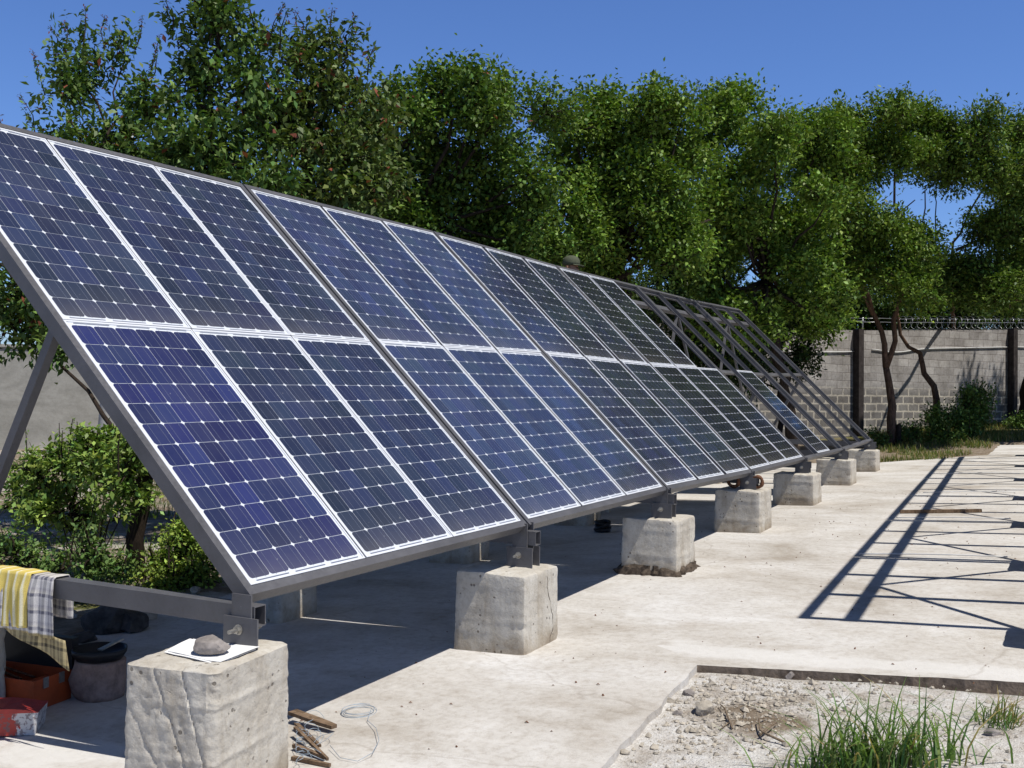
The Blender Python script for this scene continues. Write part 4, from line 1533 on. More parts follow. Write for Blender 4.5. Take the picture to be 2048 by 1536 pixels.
BUSH = (0.18, 0.265, 0.06)
shrub('leafy_shrub', 'broad light green shrub in front of the plastered wall, left of the panels', gbase(190, 1080, 9.8), [(110, 960, 10.0, 75, 65), (200, 940, 9.7, 80, 60), (250, 960, 9.2, 60, 80), (120, 1030, 10.0, 90, 45), (60, 1000, 10.4, 55, 50), (180, 900, 9.8, 45, 40), (290, 900, 9.6, 40, 70)], 0.065, BUSH, 3.2)
shrub('leafy_shrub', 'small bright shrub beside the bottom corner of the nearest frame, above the steel beam', gbase(350, 1170, 9.4), [(350, 1120, 9.4, 60, 42), (375, 1080, 9.5, 40, 40), (310, 1150, 9.3, 55, 30), (395, 1150, 9.3, 40, 32), (345, 1165, 9.2, 60, 20)], 0.042, (0.19, 0.265, 0.05), 3.0, 0.6)
shrub('leafy_shrub', 'dark shaded low shrub behind the hanging cloths', gbase(60, 1150, 8.8), [(30, 1115, 8.9, 55, 45), (110, 1145, 8.9, 45, 26), (180, 1110, 8.7, 45, 48), (245, 1145, 8.7, 35, 30)], 0.05, (0.11, 0.18, 0.05), 2.4)
shrub('leafy_shrub', 'dense shrub spilling forward at the foot of the leaning tree by the wall', gbase(1880, 900, 25.0), [(1870, 850, 25.2, 35, 30), (1910, 855, 25.2, 42, 32), (1935, 830, 25.4, 38, 42), (1960, 810, 25.6, 26, 35), (1895, 880, 24.8, 50, 22)], 0.085, (0.115, 0.19, 0.045), 3.4, spread=0.12)
shrub('leafy_shrub', 'low shrub at the foot of the forked tree trunk', gbase(1765, 890, 24.2), [(1765, 875, 24.2, 20, 18), (1800, 878, 24.6, 22, 14), (1835, 870, 24.8, 25, 16)], 0.075, (0.11, 0.18, 0.045), 2.4, spread=0.1)
shrub('leafy_shrub', 'low round shrub at the right edge beside the last wall post', gbase(2030, 860, 28.0), [(2030, 850, 28.0, 26, 18), (2060, 845, 28.0, 30, 20)], 0.085, (0.11, 0.18, 0.045), 2.6, spread=0.1)

t = MB()
b = D(1937, 850, 25.6)
t.tube([b + np.array([0, 0, -0.3]), b, D(1932, 815, 25.6), D(1930, 790, 25.6)], [0.16, 0.14, 0.12, 0.02], 9)
o = t.build('tree_stump', M['bark_dark'], smooth=True)
tag(o, 'dark broken tree stump among the shrubs by the wall', 'stump')
t = MB()
b = np.array(gbase(1795, 885, 24.5))
t.tube([b, D(1798, 850, 24.5), D(1800, 847, 24.5)], [0.08, 0.055, 0.02], 8)
o = t.build('tree_stump', M['bark_dark'], smooth=True)
tag(o, 'thin dark stump right beside the forked tree', 'stump')

# --- grass
def blades(name, pts, h, w, base, lean=0.35, seed=0, dry=0.0):
    n = len(pts)
    pts = np.array(pts)
    hh = h * (0.35 + 1.05 * rng.random(n) ** 1.4)
    az = rng.random(n) * 2 * PI
    d = np.stack([np.cos(az), np.sin(az), np.zeros(n)], 1)
    s = np.stack([-np.sin(az), np.cos(az), np.zeros(n)], 1)
    le = lean * (0.2 + rng.random(n)) * hh
    seg = 4
    rows = []
    for i in range(seg + 1):
        t = i / seg
        c = pts + d * (le * t ** 2)[:, None] + np.array([0, 0, 1.0]) * (hh * (t - 0.28 * t ** 3 * le / np.maximum(hh, 1e-6)))[:, None]
        ww = w * (1 - t) ** 0.7 * (0.6 + 0.4 * min(1, 4 * t + 0.4))
        if i == seg: ww = w * 0.05
        rows += [c - s * ww / 2, c + s * ww / 2]
    V = np.stack(rows, 1).reshape(-1, 3)
    k = 2 * (seg + 1)
    Q = []
    off = (np.arange(n) * k)[:, None]
    for i in range(seg): Q.append(off + np.array([[2 * i, 2 * i + 1, 2 * i + 3, 2 * i + 2]]))
    Q = np.concatenate(Q)
    col = palette(n, base, 1.0, dry, (0.30, 0.24, 0.11))
    me = fast_mesh(name, V, Q, M['grassb'], np.repeat(col, k, 0))
    o = bpy.data.objects.new(name, me)
    COL.objects.link(o)
    return o


def scatter(n, fn):
    out = []
    while len(out) < n:
        q = fn()
        if q is not None: out.append(q)
    return out


def gr_near():
    a = rng.normal(size=2)
    x, y = 1.16 + 0.105 * a[0], -2.27 + 0.08 * a[1] - 0.12 * a[0]
    return (x, y, terrain_z(x, y) - 0.01)


o = blades('grass_clump', scatter(360, gr_near), 0.28, 0.0125, (0.125, 0.20, 0.062), 1.0, dry=0.10)
tag(o, 'tall green grass clump growing in the dusty dug-out corner, bottom right', 'grass')


def gr_near2():
    a = rng.normal(size=2)
    x, y = 1.95 + 0.06 * a[0], -2.68 + 0.05 * a[1]
    return (x, y, terrain_z(x, y) - 0.01)


o = blades('grass_clump', scatter(110, gr_near2), 0.13, 0.009, (0.12, 0.18, 0.06), 1.1, dry=0.25)
tag(o, 'short grass clump at the right edge behind the tall grass', 'grass')


def gr_far():
    u = rng.uniform(1740, 2100)
    d = rng.uniform(19, 30)
    q = D(u, 850, d)
    x, y = q[0], q[1]
    if x < 22.7 and y < -1.5: return None
    if x < 17.6: return None
    if nz(x, y, 0.0, 0.8) + 0.05 * (x - 21) < 0.0: return None
    return (x, y, terrain_z(x, y) - 0.01)


o = blades('grass', scatter(9000, gr_far), 0.15, 0.016, (0.11, 0.15, 0.04), 0.6, dry=0.30)
tag(o, kind='stuff')


def gr_left():
    x, y = rng.uniform(1, 18), rng.uniform(3.1, 18)
    if nz(x, y, 0.0, 0.45) < 0.0: return None
    return (x, y, terrain_z(x, y) - 0.01)


o = blades('grass', scatter(14000, gr_left), 0.16, 0.013, (0.085, 0.135, 0.03), 0.6, dry=0.12)
tag(o, kind='stuff')

# ------------------------------------------------------------------ stones, rubble, twigs
def rock(name, loc, size, mat, seed, label=None, flat=1.0, rotz=0.0, cat='stone', group=None, sub=3):
    import bmesh
    bm = bmesh.new()
    bmesh.ops.create_icosphere(bm, subdivisions=sub, radius=1.0)
    r = random.Random(seed)
    planes = [(Vector((r.gauss(0, 1), r.gauss(0, 1), r.gauss(0, 1))).normalized(), r.uniform(0.55, 0.9)) for _ in range(9)]
    for v in bm.verts:
        for n_, d_ in planes:
            q = v.co.dot(n_)
            if q > d_: v.co -= n_ * (q - d_)
        v.co *= 1 + 0.09 * fbm(v.co.x + seed, v.co.y, v.co.z, 2.5, 3)
        v.co = Vector((v.co.x * size[0], v.co.y * size[1], v.co.z * size[2] * flat))
    me = bpy.data.meshes.new(name)
    bm.to_mesh(me)
    bm.free()
    me.materials.append(mat)
    o = bpy.data.objects.new(name, me)
    COL.objects.link(o)
    o.location = loc
    o.rotation_euler.z = rotz
    if label: tag(o, label, cat, group)
    return o


def rest(u, v, dz): 
    q = on_slab(u, v)
    return (q[0], q[1], q[2] + dz)


for i, (u, v, sx, sy, sz, lab) in enumerate((
        (1410, 1408, 0.075, 0.055, 0.045, 'largest broken concrete lump in the dug-out corner'),
        (1378, 1376, 0.042, 0.03, 0.02, 'brown stone just behind the largest concrete lump'),
        (1335, 1390, 0.045, 0.022, 0.016, 'flat pale stone against the slab edge, left of the largest lump'),
        (1357, 1414, 0.028, 0.02, 0.014, 'small brown stone left of the largest concrete lump'),
        (1580, 1341, 0.03, 0.025, 0.025, 'dark stone lying against the far edge of the dug-out'),
        (1585, 1390, 0.022, 0.018, 0.014, 'small pale stone in the middle of the rubble'),
        (1650, 1422, 0.02, 0.016, 0.01, 'small flat stone right of the dry twigs'),
        (1250, 1490, 0.022, 0.018, 0.014, 'little stone by the slab edge at the bottom of the picture'),
        (1985, 1462, 0.04, 0.03, 0.02, 'dark lump of earth at the right edge behind the grass'))):
    q = on_slab(u, v)
    z = terrain_z(q[0], q[1])
    rock('stone', (q[0], q[1], z + sz * 0.45), (sx, sy, sz), M['rubble' if i in (0, 2, 5, 6, 7) else 'stone'], 60 + i, lab, 1.0, i * 0.7, 'stone', 'stones in the dug-out corner')

# fine gravel and crumbs of concrete
mb = MB()
for i in range(2600):
    if i < 1500:
        x = 1.85 + 0.42 * rng.normal()
        y = -1.55 + 0.28 * rng.normal() + (x - 1.85) * -0.25
    else:
        x, y = rng.uniform(0.2, 2.45), rng.uniform(-2.9, -1.2)
    lim = -1.14 + (x - 2.38) * 0.0774
    if y > lim - 0.03 or x > 2.38 + (lim - y) * 0.14 - 0.02: continue
    r = 0.0035 + (0.011 if i > 300 else 0.022) * rng.random() ** 2.6
    z = terrain_z(x, y)
    a, b_, c_ = r * rng.uniform(0.7, 1.5), r * rng.uniform(0.7, 1.3), r * rng.uniform(0.5, 1.0)
    th = rng.random() * PI
    cs, sn = math.cos(th), math.sin(th)
    vs = []
    for px, py, pz in ((1, 0.2, -0.3), (-0.2, 1, 0.1), (-1, -0.1, -0.2), (0.1, -1, 0.2), (0.2, 0.1, 1), (0, 0, -0.9)):
        px, py = px * a, py * b_
        vs.append((x + px * cs - py * sn, y + px * sn + py * cs, z + pz * c_ + 0.3 * r))
    mb.add(vs, [(0, 1, 4), (1, 2, 4), (2, 3, 4), (3, 0, 4), (1, 0, 5), (2, 1, 5), (3, 2, 5), (0, 3, 5)])
o = mb.build('gravel', M['rubble'])
tag(o, kind='stuff')
# crumbs and dry leaves on the slab
mb = MB()
for i in range(420):
    x = rng.uniform(0.3, 13) ** 1.0
    y = rng.uniform(-2.6, 1.2)
    if x < 2.45 and y < -1.05: continue
    r = 0.004 + 0.009 * rng.random() ** 2
    z = gz(x, y)
    th = rng.random() * PI
    cs, sn = math.cos(th) * r, math.sin(th) * r
    mb.add([(x + cs, y + sn, z + 0.001), (x - sn * 0.6, y + cs * 0.6, z + r * 0.5), (x - cs, y - sn, z + 0.001), (x + sn * 0.6, y - cs * 0.6, z + 0.002), (x, y, z + r * 0.9)], [(0, 1, 4), (1, 2, 4), (2, 3, 4), (3, 0, 4)])
o = mb.build('slab_litter', M['rust'])
tag(o, kind='stuff')


def twig(label, pts, r, group='dry twigs'):
    mb = MB()
    for path in pts:
        q = []
        for u, v, h in path:
            w = on_slab(u, v)
            q.append((w[0], w[1], terrain_z(w[0], w[1]) + h))
        mb.tube(q, [r * (1 - 0.6 * i / max(1, len(q) - 1)) for i in range(len(q))], 6)
    o = mb.build('dry_twig', M['twig'], smooth=True)
    tag(o, label, 'twig', group)


twig('crooked forked dry twig in the middle of the dug-out corner', [[(1575, 1478, .01), (1530, 1462, .03), (1520, 1450, .02), (1518, 1432, .03), (1535, 1424, .01)], [(1520, 1460, .02), (1545, 1448, .04), (1555, 1436, .02)]], 0.006)
twig('short dry twig right of the largest concrete lump', [[(1465, 1440, .01), (1450, 1412, .03), (1440, 1400, .02)], [(1452, 1415, .02), (1460, 1428, .01), (1440, 1442, .01)]], 0.005)

# ------------------------------------------------------------------ things on and around the slab
zt = PIL[0][4]
# paper and stone on the nearest pillar
def on_z(u, v, z):
    d = CAM_F + CAM_R * (u - 1024) / FPX - CAM_U * (v - 768) / FPX
    return Vector(CAM_C + d * ((z - CAM_C[2]) / d[2]))


zp = zt + 0.010
qa, qb, qc, qd = on_z(328, 1306, zp), on_z(432, 1327, zp), on_z(512, 1299, zp), on_z(380, 1279, zp)
for kk, (dz_, sh, lab) in enumerate(((0.0, 0.0, 'lower white paper sheet on the nearest pillar, peeping out under the other'), (0.004, 0.012, 'upper white paper sheet pinned under the stone on the nearest pillar'))):
    pp = []
    for i in range(11):
        for j in range(9):
            a, b_ = i / 10, j / 8
            u_ = (qa * (1 - a) + qb * a) * (1 - b_) + (qd * (1 - a) + qc * a) * b_
            z = zp + dz_ + 0.003 * math.sin(4 * a + 3 * b_ + kk) + 0.014 * max(0, a - 0.75) * kk + 0.02 * max(0, 0.2 - a) * (1 - kk)
            pp.append((u_.x + sh, u_.y - sh * 0.6, z))
    mb = MB()
    mb.add(pp, [(i * 9 + j, (i + 1) * 9 + j, (i + 1) * 9 + j + 1, i * 9 + j + 1) for i in range(10) for j in range(8)])
    o = mb.build('paper_sheet', M['paper'])
    m = o.modifiers.new('thick', 'SOLIDIFY')
    m.thickness = 0.0016
    tag(o, lab, 'paper', 'paper sheets on the nearest pillar')
sc_ = on_z(423, 1303, zt + 0.02)
rock('stone', (sc_.x, sc_.y, zt + 0.046), (0.085, 0.060, 0.046), M['stone'], 5, 'flat grey stone lying on the white paper on the nearest pillar', 0.85, -1.0, 'stone')

# cloths over the base beam (x ~ -0.015, top z ~ 0.70)
XB = XK[0]
ZBM = ZB - 0.033 + A0.dz(0.04)


def cloth(name, label, y0, y1, front, back, off, mat, seed, skew=0.0):
    mb = MB()
    ny, ns = 26, 40
    vs = []
    tot = front + back + 0.075
    for i in range(ny + 1):
        t = i / ny
        for k in range(ns + 1):
            s = -front - 0.0375 + tot * k / ns
            y = y0 + (y1 - y0) * t
            fold = 0.010 * math.sin(t * 11 + seed + s * 3) + 0.006 * math.sin(t * 23 + seed * 2)
            if abs(s) <= 0.0375: x, z = XB + s, ZBM + off + 0.002 * math.sin(t * 14 + seed)
            elif s < 0:
                dn = -s - 0.0375
                w = min(1, dn / 0.08)
                x, z = XB - 0.0375 - off - 0.006 * w - abs(fold) * w * 1.4, ZBM + off - dn
                y += skew * dn + 0.02 * math.sin(dn * 9 + seed) * w * (t - 0.5)
                z += 0.02 * (t - 0.5) * w * math.sin(seed)
            else:
                dn = s - 0.0375
                w = min(1, dn / 0.08)
                x, z = XB + 0.0375 + off + 0.006 * w + abs(fold) * w * 1.4, ZBM + off - dn
            vs.append((x, y, z))
    mb.add(vs, [(i * (ns + 1) + k, (i + 1) * (ns + 1) + k, (i + 1) * (ns + 1) + k + 1, i * (ns + 1) + k + 1) for i in range(ny) for k in range(ns)])
    o = mb.build(name, mat, smooth=True)
    m = o.modifiers.new('thick', 'SOLIDIFY')
    m.thickness = 0.004
    tag(o, label, 'cloth', 'cloths hung over the steel beam')
    return o


def mat_cloth(name, kind):
    t = NT(name)
    v = t.coord()
    sx = t.n('ShaderNodeSeparateXYZ')
    t.l(v, sx.inputs[0])
    weave = t.noise(v, 220, 2, 0.5)
    ns = t.noise(v, 12, 4, 0.6)
    def stripe(src, period, stops):
        f = t.math('FRACT', t.math('DIVIDE', t.math('ADD', src, t.math('MULTIPLY', ns, 0.008)), period))
        return t.ramp(f, stops)
    if kind == 'yellow':
        c = stripe(sx.outputs[1], 0.058, [(0.0, (0.60, 0.47, 0.12)), (0.62, (0.66, 0.53, 0.16)), (0.72, (0.74, 0.70, 0.50)), (0.86, (0.74, 0.70, 0.50)), (0.94, (0.60, 0.47, 0.12))])
    else:
        a = stripe(sx.outputs[1], 0.062, [(0.0, (0.55, 0.53, 0.52)), (0.2, (0.55, 0.53, 0.52)), (0.24, (0.05, 0.05, 0.07)), (0.50, (0.05, 0.05, 0.07)), (0.54, (0.48, 0.46, 0.46)), (0.66, (0.48, 0.46, 0.46)), (0.70, (0.14, 0.13, 0.17)), (0.86, (0.14, 0.13, 0.17)), (0.9, (0.55, 0.53, 0.52))])
        b_ = stripe(sx.outputs[2], 0.075, [(0.0, (0.70, 0.68, 0.66)), (0.3, (0.70, 0.68, 0.66)), (0.36, (0.20, 0.20, 0.24)), (0.5, (0.20, 0.20, 0.24)), (0.56, (0.74, 0.7, 0.62)), (0.8, (0.5, 0.48, 0.5)), (0.92, (0.70, 0.68, 0.66))])
        c = t.mix(0.5, a, b_)
        hem = t.ramp(t.math('ADD', sx.outputs[2], t.math('MULTIPLY', sx.outputs[1], 0.0)), [(0.44, (0.62, 0.52, 0.25)), (0.455, (0.62, 0.52, 0.25)), (0.46, (1, 1, 1))])
        c = t.mix(0.9, c, hem, 'MULTIPLY')
    c = t.mix(0.5, c, t.ramp(weave, [(0.3, (0.72, 0.72, 0.72)), (0.6, (1.08, 1.08, 1.08))]), 'MULTIPLY')
    t.color(c)
    t.set(Roughness=0.95)
    t.b.inputs['Specular IOR Level'].default_value = 0.1
    t.bump(weave, 0.4, 0.003)
    return t.m


M['ycloth'] = mat_cloth('yellow_striped_cotton', 'yellow')
M['plaid'] = mat_cloth('plaid_cotton', 'plaid')
cloth('hanging_cloth', 'black and white plaid cloth with a yellow hem, hanging beside the yellow one', 1.085, 1.46, 0.26, 0.20, 0.004, M['plaid'], 1.3, -0.10)
cloth('hanging_cloth', 'yellow striped cloth hanging over the steel beam at the left edge', 1.225, 1.53, 0.25, 0.15, 0.011, M['ycloth'], 4.1, 0.04)
# lower dangling corner of the plaid
mb = MB()
vs = []
for i in range(9):
    for k in range(9):
        t_, s_ = i / 8, k / 8
        y = 1.42 - 0.43 * t_
        z = 0.475 - s_ * (0.03 + 0.10 * t_) - 0.03 * t_
        vs.append((XB - 0.045 - 0.012 * math.sin(t_ * 8), y - 0.03 * s_, z))
mb.add(vs, [(i * 9 + k, (i + 1) * 9 + k, (i + 1) * 9 + k + 1, i * 9 + k + 1) for i in range(8) for k in range(8)])
o = mb.build('plaid_corner', M['plaid'], smooth=True)
m = o.modifiers.new('thick', 'SOLIDIFY')
m.thickness = 0.004
tgt = [q for q in COL.objects if q.name == 'hanging_cloth'][0]
o.name = 'loose_corner'
child(o, tgt)

# open toolbox, with its lid up
tq = on_slab(67, 1425)
tz = tq[2]
root = empty('toolbox', (tq[0], tq[1], tz))
tag(root, 'orange metal toolbox standing open under the hanging cloths', 'toolbox')
ex = Vector((0.99, 0.13, 0)).normalized()                     # right side runs back from the near corner
ey = Vector((-0.13, 0.99, 0)).normalized()
o3 = Vector((tq[0], tq[1], tz))


def obox(mb, a0, a1, b0, b1, z0, z1, tl=0.0):
    q = []
    for z in (z0, z1):
        for a_, b_ in ((a0, b0), (a1, b0), (a1, b1), (a0, b1)): q.append(o3 + ex * a_ + ey * b_ + Vector((0, 0, z)))
    mb.hexa(q)


mb = MB()
w_, l_, h_ = 0.26, 0.48, 0.155
obox(mb, 0, w_, 0, 0.006, 0.002, h_)
obox(mb, 0, w_, l_ - 0.006, l_, 0.002, h_)
obox(mb, 0, 0.006, 0.006, l_ - 0.006, 0.002, h_)
obox(mb, w_ - 0.006, w_, 0.006, l_ - 0.006, 0.002, h_)
obox(mb, 0.006, w_ - 0.006, 0.006, l_ - 0.006, 0.002, 0.012)
mb.build('body', M['orange'], root)
mb = MB()
obox(mb, 0.008, w_ - 0.008, 0.008, l_ * 0.35, 0.10, 0.108)
mb.build('tray', M['orange'], root)
mb = MB()
obox(mb, w_ + 0.004, w_ + 0.05, 0.0, l_, h_ - 0.01, h_ + 0.16)
lid = mb.build('lid', M['black'], root)  # black puts the shade on the raised lid into its colour
for a_ in (0.06, 0.17):
    mb = MB()
    obox(mb, a_, a_ + 0.035, -0.006, -0.001, h_ - 0.05, h_ + 0.004)
    mb.build('latch', M['zinc'], root)
mb = MB()
for i in range(7):
    a_, b_ = 0.03 + 0.028 * i, 0.19 + 0.03 * (i % 3)
    p0 = o3 + ex * a_ + ey * b_ + Vector((0, 0, 0.05 + 0.01 * i))
    p1 = p0 + ey * 0.2 + ex * 0.02 * (i % 2) + Vector((0, 0, 0.03))
    mb.tube([p0, p1], 0.007, 6)
mb.build('tools', M['rust'], root)

# dark case behind the toolbox, under the cloths
q = on_slab(-10, 1352)
mb = MB()
bx0 = Vector((q[0] + 0.15, q[1] + 0.35, q[2]))
mb.box((bx0.x - 0.2, bx0.y - 0.42, bx0.z + 0.002), (bx0.x + 0.12, bx0.y + 0.2, bx0.z + 0.27))
root = empty('tool_case', tuple(bx0))
tag(root, 'black case standing in the shade behind the orange toolbox', 'case')
mb.build('body', M['black'], root)
mb = MB()
mb.box((bx0.x - 0.205, bx0.y - 0.425, bx0.z + 0.2705), (bx0.x + 0.125, bx0.y + 0.205, bx0.z + 0.30))
mb.build('lid', M['black'], root)
mb = MB()
mb.tube([(bx0.x - 0.05, bx0.y - 0.2, bx0.z + 0.30), (bx0.x - 0.05, bx0.y - 0.2, bx0.z + 0.335), (bx0.x - 0.05, bx0.y, bx0.z + 0.335), (bx0.x - 0.05, bx0.y, bx0.z + 0.30)], 0.009, 6)
mb.build('handle', M['black'], root)

# red box with torn white label
M['redlabel'] = None
t = NT('red_box_torn_label')
v = t.coord()
n1 = t.noise(v, 16, 4, 0.6, 0.4)
sx = t.n('ShaderNodeSeparateXYZ')
t.l(v, sx.inputs[0])
lab_ = t.math('ADD', t.math('MULTIPLY', t.math('ADD', sx.outputs[0], 0.19), 6.0), t.math('SUBTRACT', n1, 0.5))
c = t.ramp(lab_, [(0.62, (0.42, 0.05, 0.035)), (0.66, (0.60, 0.58, 0.56))])
n2 = t.noise(v, 45, 3, 0.6)
c = t.mix(t.ramp(n2, [(0.52, 0.0), (0.56, 0.75)]), c, (0.16, 0.11, 0.11))
t.color(c)
t.set(Roughness=0.6)
M['redlabel'] = t.m
q = on_slab(70, 1470)
root = empty('red_box', (q[0], q[1], q[2]))
tag(root, 'battered red box with torn white label on the floor at the left edge', 'box')
root.rotation_euler.z = math.radians(-52)
mb = MB()
mb.box((-0.30, 0.0, 0.001), (0.0, 0.19, 0.105))
b_ = mb.build('body', M['redlabel'])
b_.parent = root
me = b_.data
for v_ in me.vertices: v_.co.x += 0.012 * (v_.co.z > 0.05)
mb = MB()
n = 6
for i in range(n + 1):
    a_ = i / n
    mb.v += [(-0.305 + 0.318 * a_, -0.004, 0.106 + 0.022 * math.sin(a_ * 3.0)), (-0.305 + 0.318 * a_, 0.194, 0.106 + 0.022 * math.sin(a_ * 3.0 + 0.4)), (-0.305 + 0.318 * a_, -0.004, 0.1055), (-0.305 + 0.318 * a_, 0.194, 0.1055)]
for i in range(n):
    k = i * 4
    mb.f += [(k, k + 4, k + 5, k + 1), (k + 2, k + 3, k + 7, k + 6), (k, k + 2, k + 6, k + 4), (k + 1, k + 5, k + 7, k + 3)]
mb.f += [(0, 1, 3, 2), (n * 4, n * 4 + 2, n * 4 + 3, n * 4 + 1)]
l_ = mb.build('lid', M['red'])
l_.parent = root

# stump-like concrete block with a dark pan on it
q = on_slab(192, 1408)
mb = MB()
mb.lathe((q[0] + 0.10, q[1] + 0.09, q[2]), [(0.125, 0.0), (0.132, 0.03), (0.128, 0.10), (0.118, 0.17), (0.122, 0.195), (0.05, 0.2)], 32, 0.30, 3)
o = mb.build('stone_block', M['tuff'], smooth=True)
tag(o, 'rough round block in the shade carrying the dark pan', 'block')
mb = MB()
c0 = (q[0] + 0.10, q[1] + 0.09, q[2] + 0.202)
mb.lathe(c0, [(0.115, 0.0), (0.138, 0.035), (0.140, 0.055), (0.132, 0.055), (0.128, 0.03), (0.02, 0.016)], 32, 0.06, 8)
o = mb.build('dark_pan', M['black'], smooth=True)
tag(o, 'shallow dark pan of small tools on the round block', 'pan')
mb = MB()
mb.beam((c0[0] - 0.02, c0[1] - 0.02, c0[2] + 0.05), (c0[0] + 0.13, c0[1] - 0.02, c0[2] + 0.08), 0.03, 0.008)
o = mb.build('steel_tool', M['zinc'])
tag(o, 'pale steel tool sticking out of the dark pan', 'tool')

# dark boulders under the beam
for i, (u, v, s, lab) in enumerate(((228, 1262, (0.20, 0.17, 0.15), 'large dark boulder behind the steel beam'), (272, 1262, (0.14, 0.12, 0.09), 'smaller dark boulder right of the large one'), (305, 1240, (0.08, 0.07, 0.05), 'pale small stone right of the dark boulders'), (180, 1285, (0.10, 0.09, 0.05), 'flat dark stone left below the large boulder'))):
    q = on_slab(u, v)
    rock('boulder', (q[0], q[1] + 0.05, q[2] + s[2] * 0.6), s, M['rubble' if i == 2 else 'rock_dark'], 90 + i, lab, 1.0, i * 0.9, 'boulder', 'boulders behind the steel beam')
for i in range(10):
    u, v = rng.uniform(20, 420), rng.uniform(1170, 1230)
    q = on_slab(u, v)
    if q[1] < 3.2: continue
    s = rng.uniform(0.03, 0.09)
    rock('boulder', (q[0], q[1], terrain_z(q[0], q[1]) + s * 0.3), (s, s * 0.8, s * 0.6), M['rubble'], 120 + i, 'pale stone lying in the grass behind the slab', 1.0, i, 'stone', 'pale stones behind the slab', 2)

# offcuts, rods and tangled wire to the right of the nearest pillar
for i, (u0, v0, u1, v1, w, h, z, lab) in enumerate((
        (585, 1445, 668, 1466, 0.055, 0.016, 0.05, 'flat grey-brown board offcut lying on top of the scrap by the nearest pillar'),
        (590, 1475, 655, 1530, 0.016, 0.012, 0.045, 'thin brown stick slanting across the scrap pile'),
        (588, 1500, 650, 1522, 0.022, 0.014, 0.020, 'short brown stick low in the scrap pile'),
        (585, 1520, 660, 1536, 0.020, 0.014, 0.010, 'brown stick at the bottom of the scrap pile'),
        (592, 1460, 640, 1500, 0.020, 0.010, 0.030, 'narrow splinter under the board offcut'))):
    a_, b_ = on_slab(u0, v0), on_slab(u1, v1)
    mb = MB()
    p0, p1 = Vector(a_) + Vector((0, 0, z)), Vector(b_) + Vector((0, 0, z * 0.4 + h * 0.5))
    n = 5
    s_ = (p1 - p0).cross(Vector((0, 0, 1))).normalized() * w / 2
    for k in range(n + 1):
        t_ = k / n
        c_ = p0.lerp(p1, t_)
        ww = s_ * (1 - 0.35 * t_ ** 3) * (1 + 0.15 * nz(k * 1.3, i, 0, 1))
        for sg, zz in ((-1, -h / 2), (1, -h / 2), (1, h / 2), (-1, h / 2)): mb.v.append(tuple(c_ + ww * sg + Vector((0, 0, zz))))
    for k in range(n):
        for q_ in range(4):
            q2 = (q_ + 1) % 4
            mb.f.append((k * 4 + q_, k * 4 + q2, k * 4 + 4 + q2, k * 4 + 4 + q_))
    mb.f += [(0, 1, 2, 3), (n * 4 + 3, n * 4 + 2, n * 4 + 1, n * 4)]
    o = mb.build('wood_offcut', M['wood'])
    tag(o, lab, 'wood', 'wood scraps by the nearest pillar')


def coil(name, label, c, r, turns, sq, rad, mat, seed, cat, group=None, hgt=0.02, tail=None):
    mb = MB()
    pts = []
    rr = random.Random(seed)
    ph = rr.random() * 6
    for i in range(turns * 20):
        a_ = 2 * PI * i / 20
        w = r * (1 + 0.10 * math.sin(a_ * 0.37 + ph) + 0.05 * nz(i * 0.2, seed, 0, 1))
        pts.append((c[0] + w * math.cos(a_), c[1] + w * sq * math.sin(a_), c[2] + rad + hgt * (0.5 + 0.5 * math.sin(a_ * 0.61 + ph))))
    if tail:
        pts += tail
    mb.tube(pts, rad, 5)
    o = mb.build(name, mat, smooth=True)
    tag(o, label, cat, group)
    return o


q = on_slab(718, 1425)
tail = []
for u, v, h in ((735, 1445, .01), (752, 1465, .02), (758, 1490, .02), (745, 1515, .02), (715, 1527, .01), (680, 1520, .01), (660, 1500, .02)):
    w = on_slab(u, v)
    tail.append((w[0], w[1], w[2] + h))
coil('wire_coil', 'loose loop of thin bluish wire lying on the sunlit slab', q, 0.085, 4, 0.9, 0.0013, M['twine'], 3, 'wire', 'loose wire by the nearest pillar', 0.015, tail)
mb = MB()
for k in range(16):
    pts = []
    u, v = rng.uniform(592, 640), rng.uniform(1450, 1530)
    a_ = rng.random() * 6.28
    for i in range(12):
        w = on_slab(u, v)
        pts.append((w[0], w[1], w[2] + 0.012 + 0.035 * abs(math.sin(i * 0.35 + k))))
        a_ += 0.55 + rng.normal() * 0.25
        u += 9 * math.cos(a_) + (3 if u < 600 else -0.5)
        v += 4 * math.sin(a_)
        if u < 590: u = 592
        u, v = min(u, 690), min(max(v, 1435), 1560)
    mb.tube(pts, 0.0012, 4)
o = mb.build('wire_tangle', M['twine'], smooth=True)
tag(o, 'tangle of thin pale wire over the wood scraps', 'wire', 'loose wire by the nearest pillar')

# rusty coils on the fourth pillar, dark coil beside the third rear pillar
x4, y4, z4 = PIL[3][0], PIL[3][1], PIL[3][4]
for i, (dx, dy, lab) in enumerate(((-0.06, 0.08, 'dark rusty coil on the left side of the fourth pillar'), (0.02, -0.15, 'reddish rusty coil in front of the bracket on the fourth pillar'))):
    mb = MB()
    pts = []
    for k in range(60):
        a_ = 2 * PI * k / 20
        r_ = 0.055 + 0.004 * math.sin(k)
        pts.append((x4 + dx - 0.05 + 0.012 * (k // 20), y4 + dy + r_ * math.cos(a_), z4 + 0.082 + r_ * math.sin(a_)))
    mb.tube(pts, 0.016, 7)
    o = mb.build('rusty_coil', M['rust'], smooth=True)
    tag(o, lab, 'coil', 'rusty coils on the fourth pillar')
q = on_slab(1205, 1064)
coil('hose_coil', 'dark hose coil on the slab by a rear pillar under the third frame', q, 0.09, 4, 0.8, 0.02, M['black'], 9, 'hose', None, 0.09)

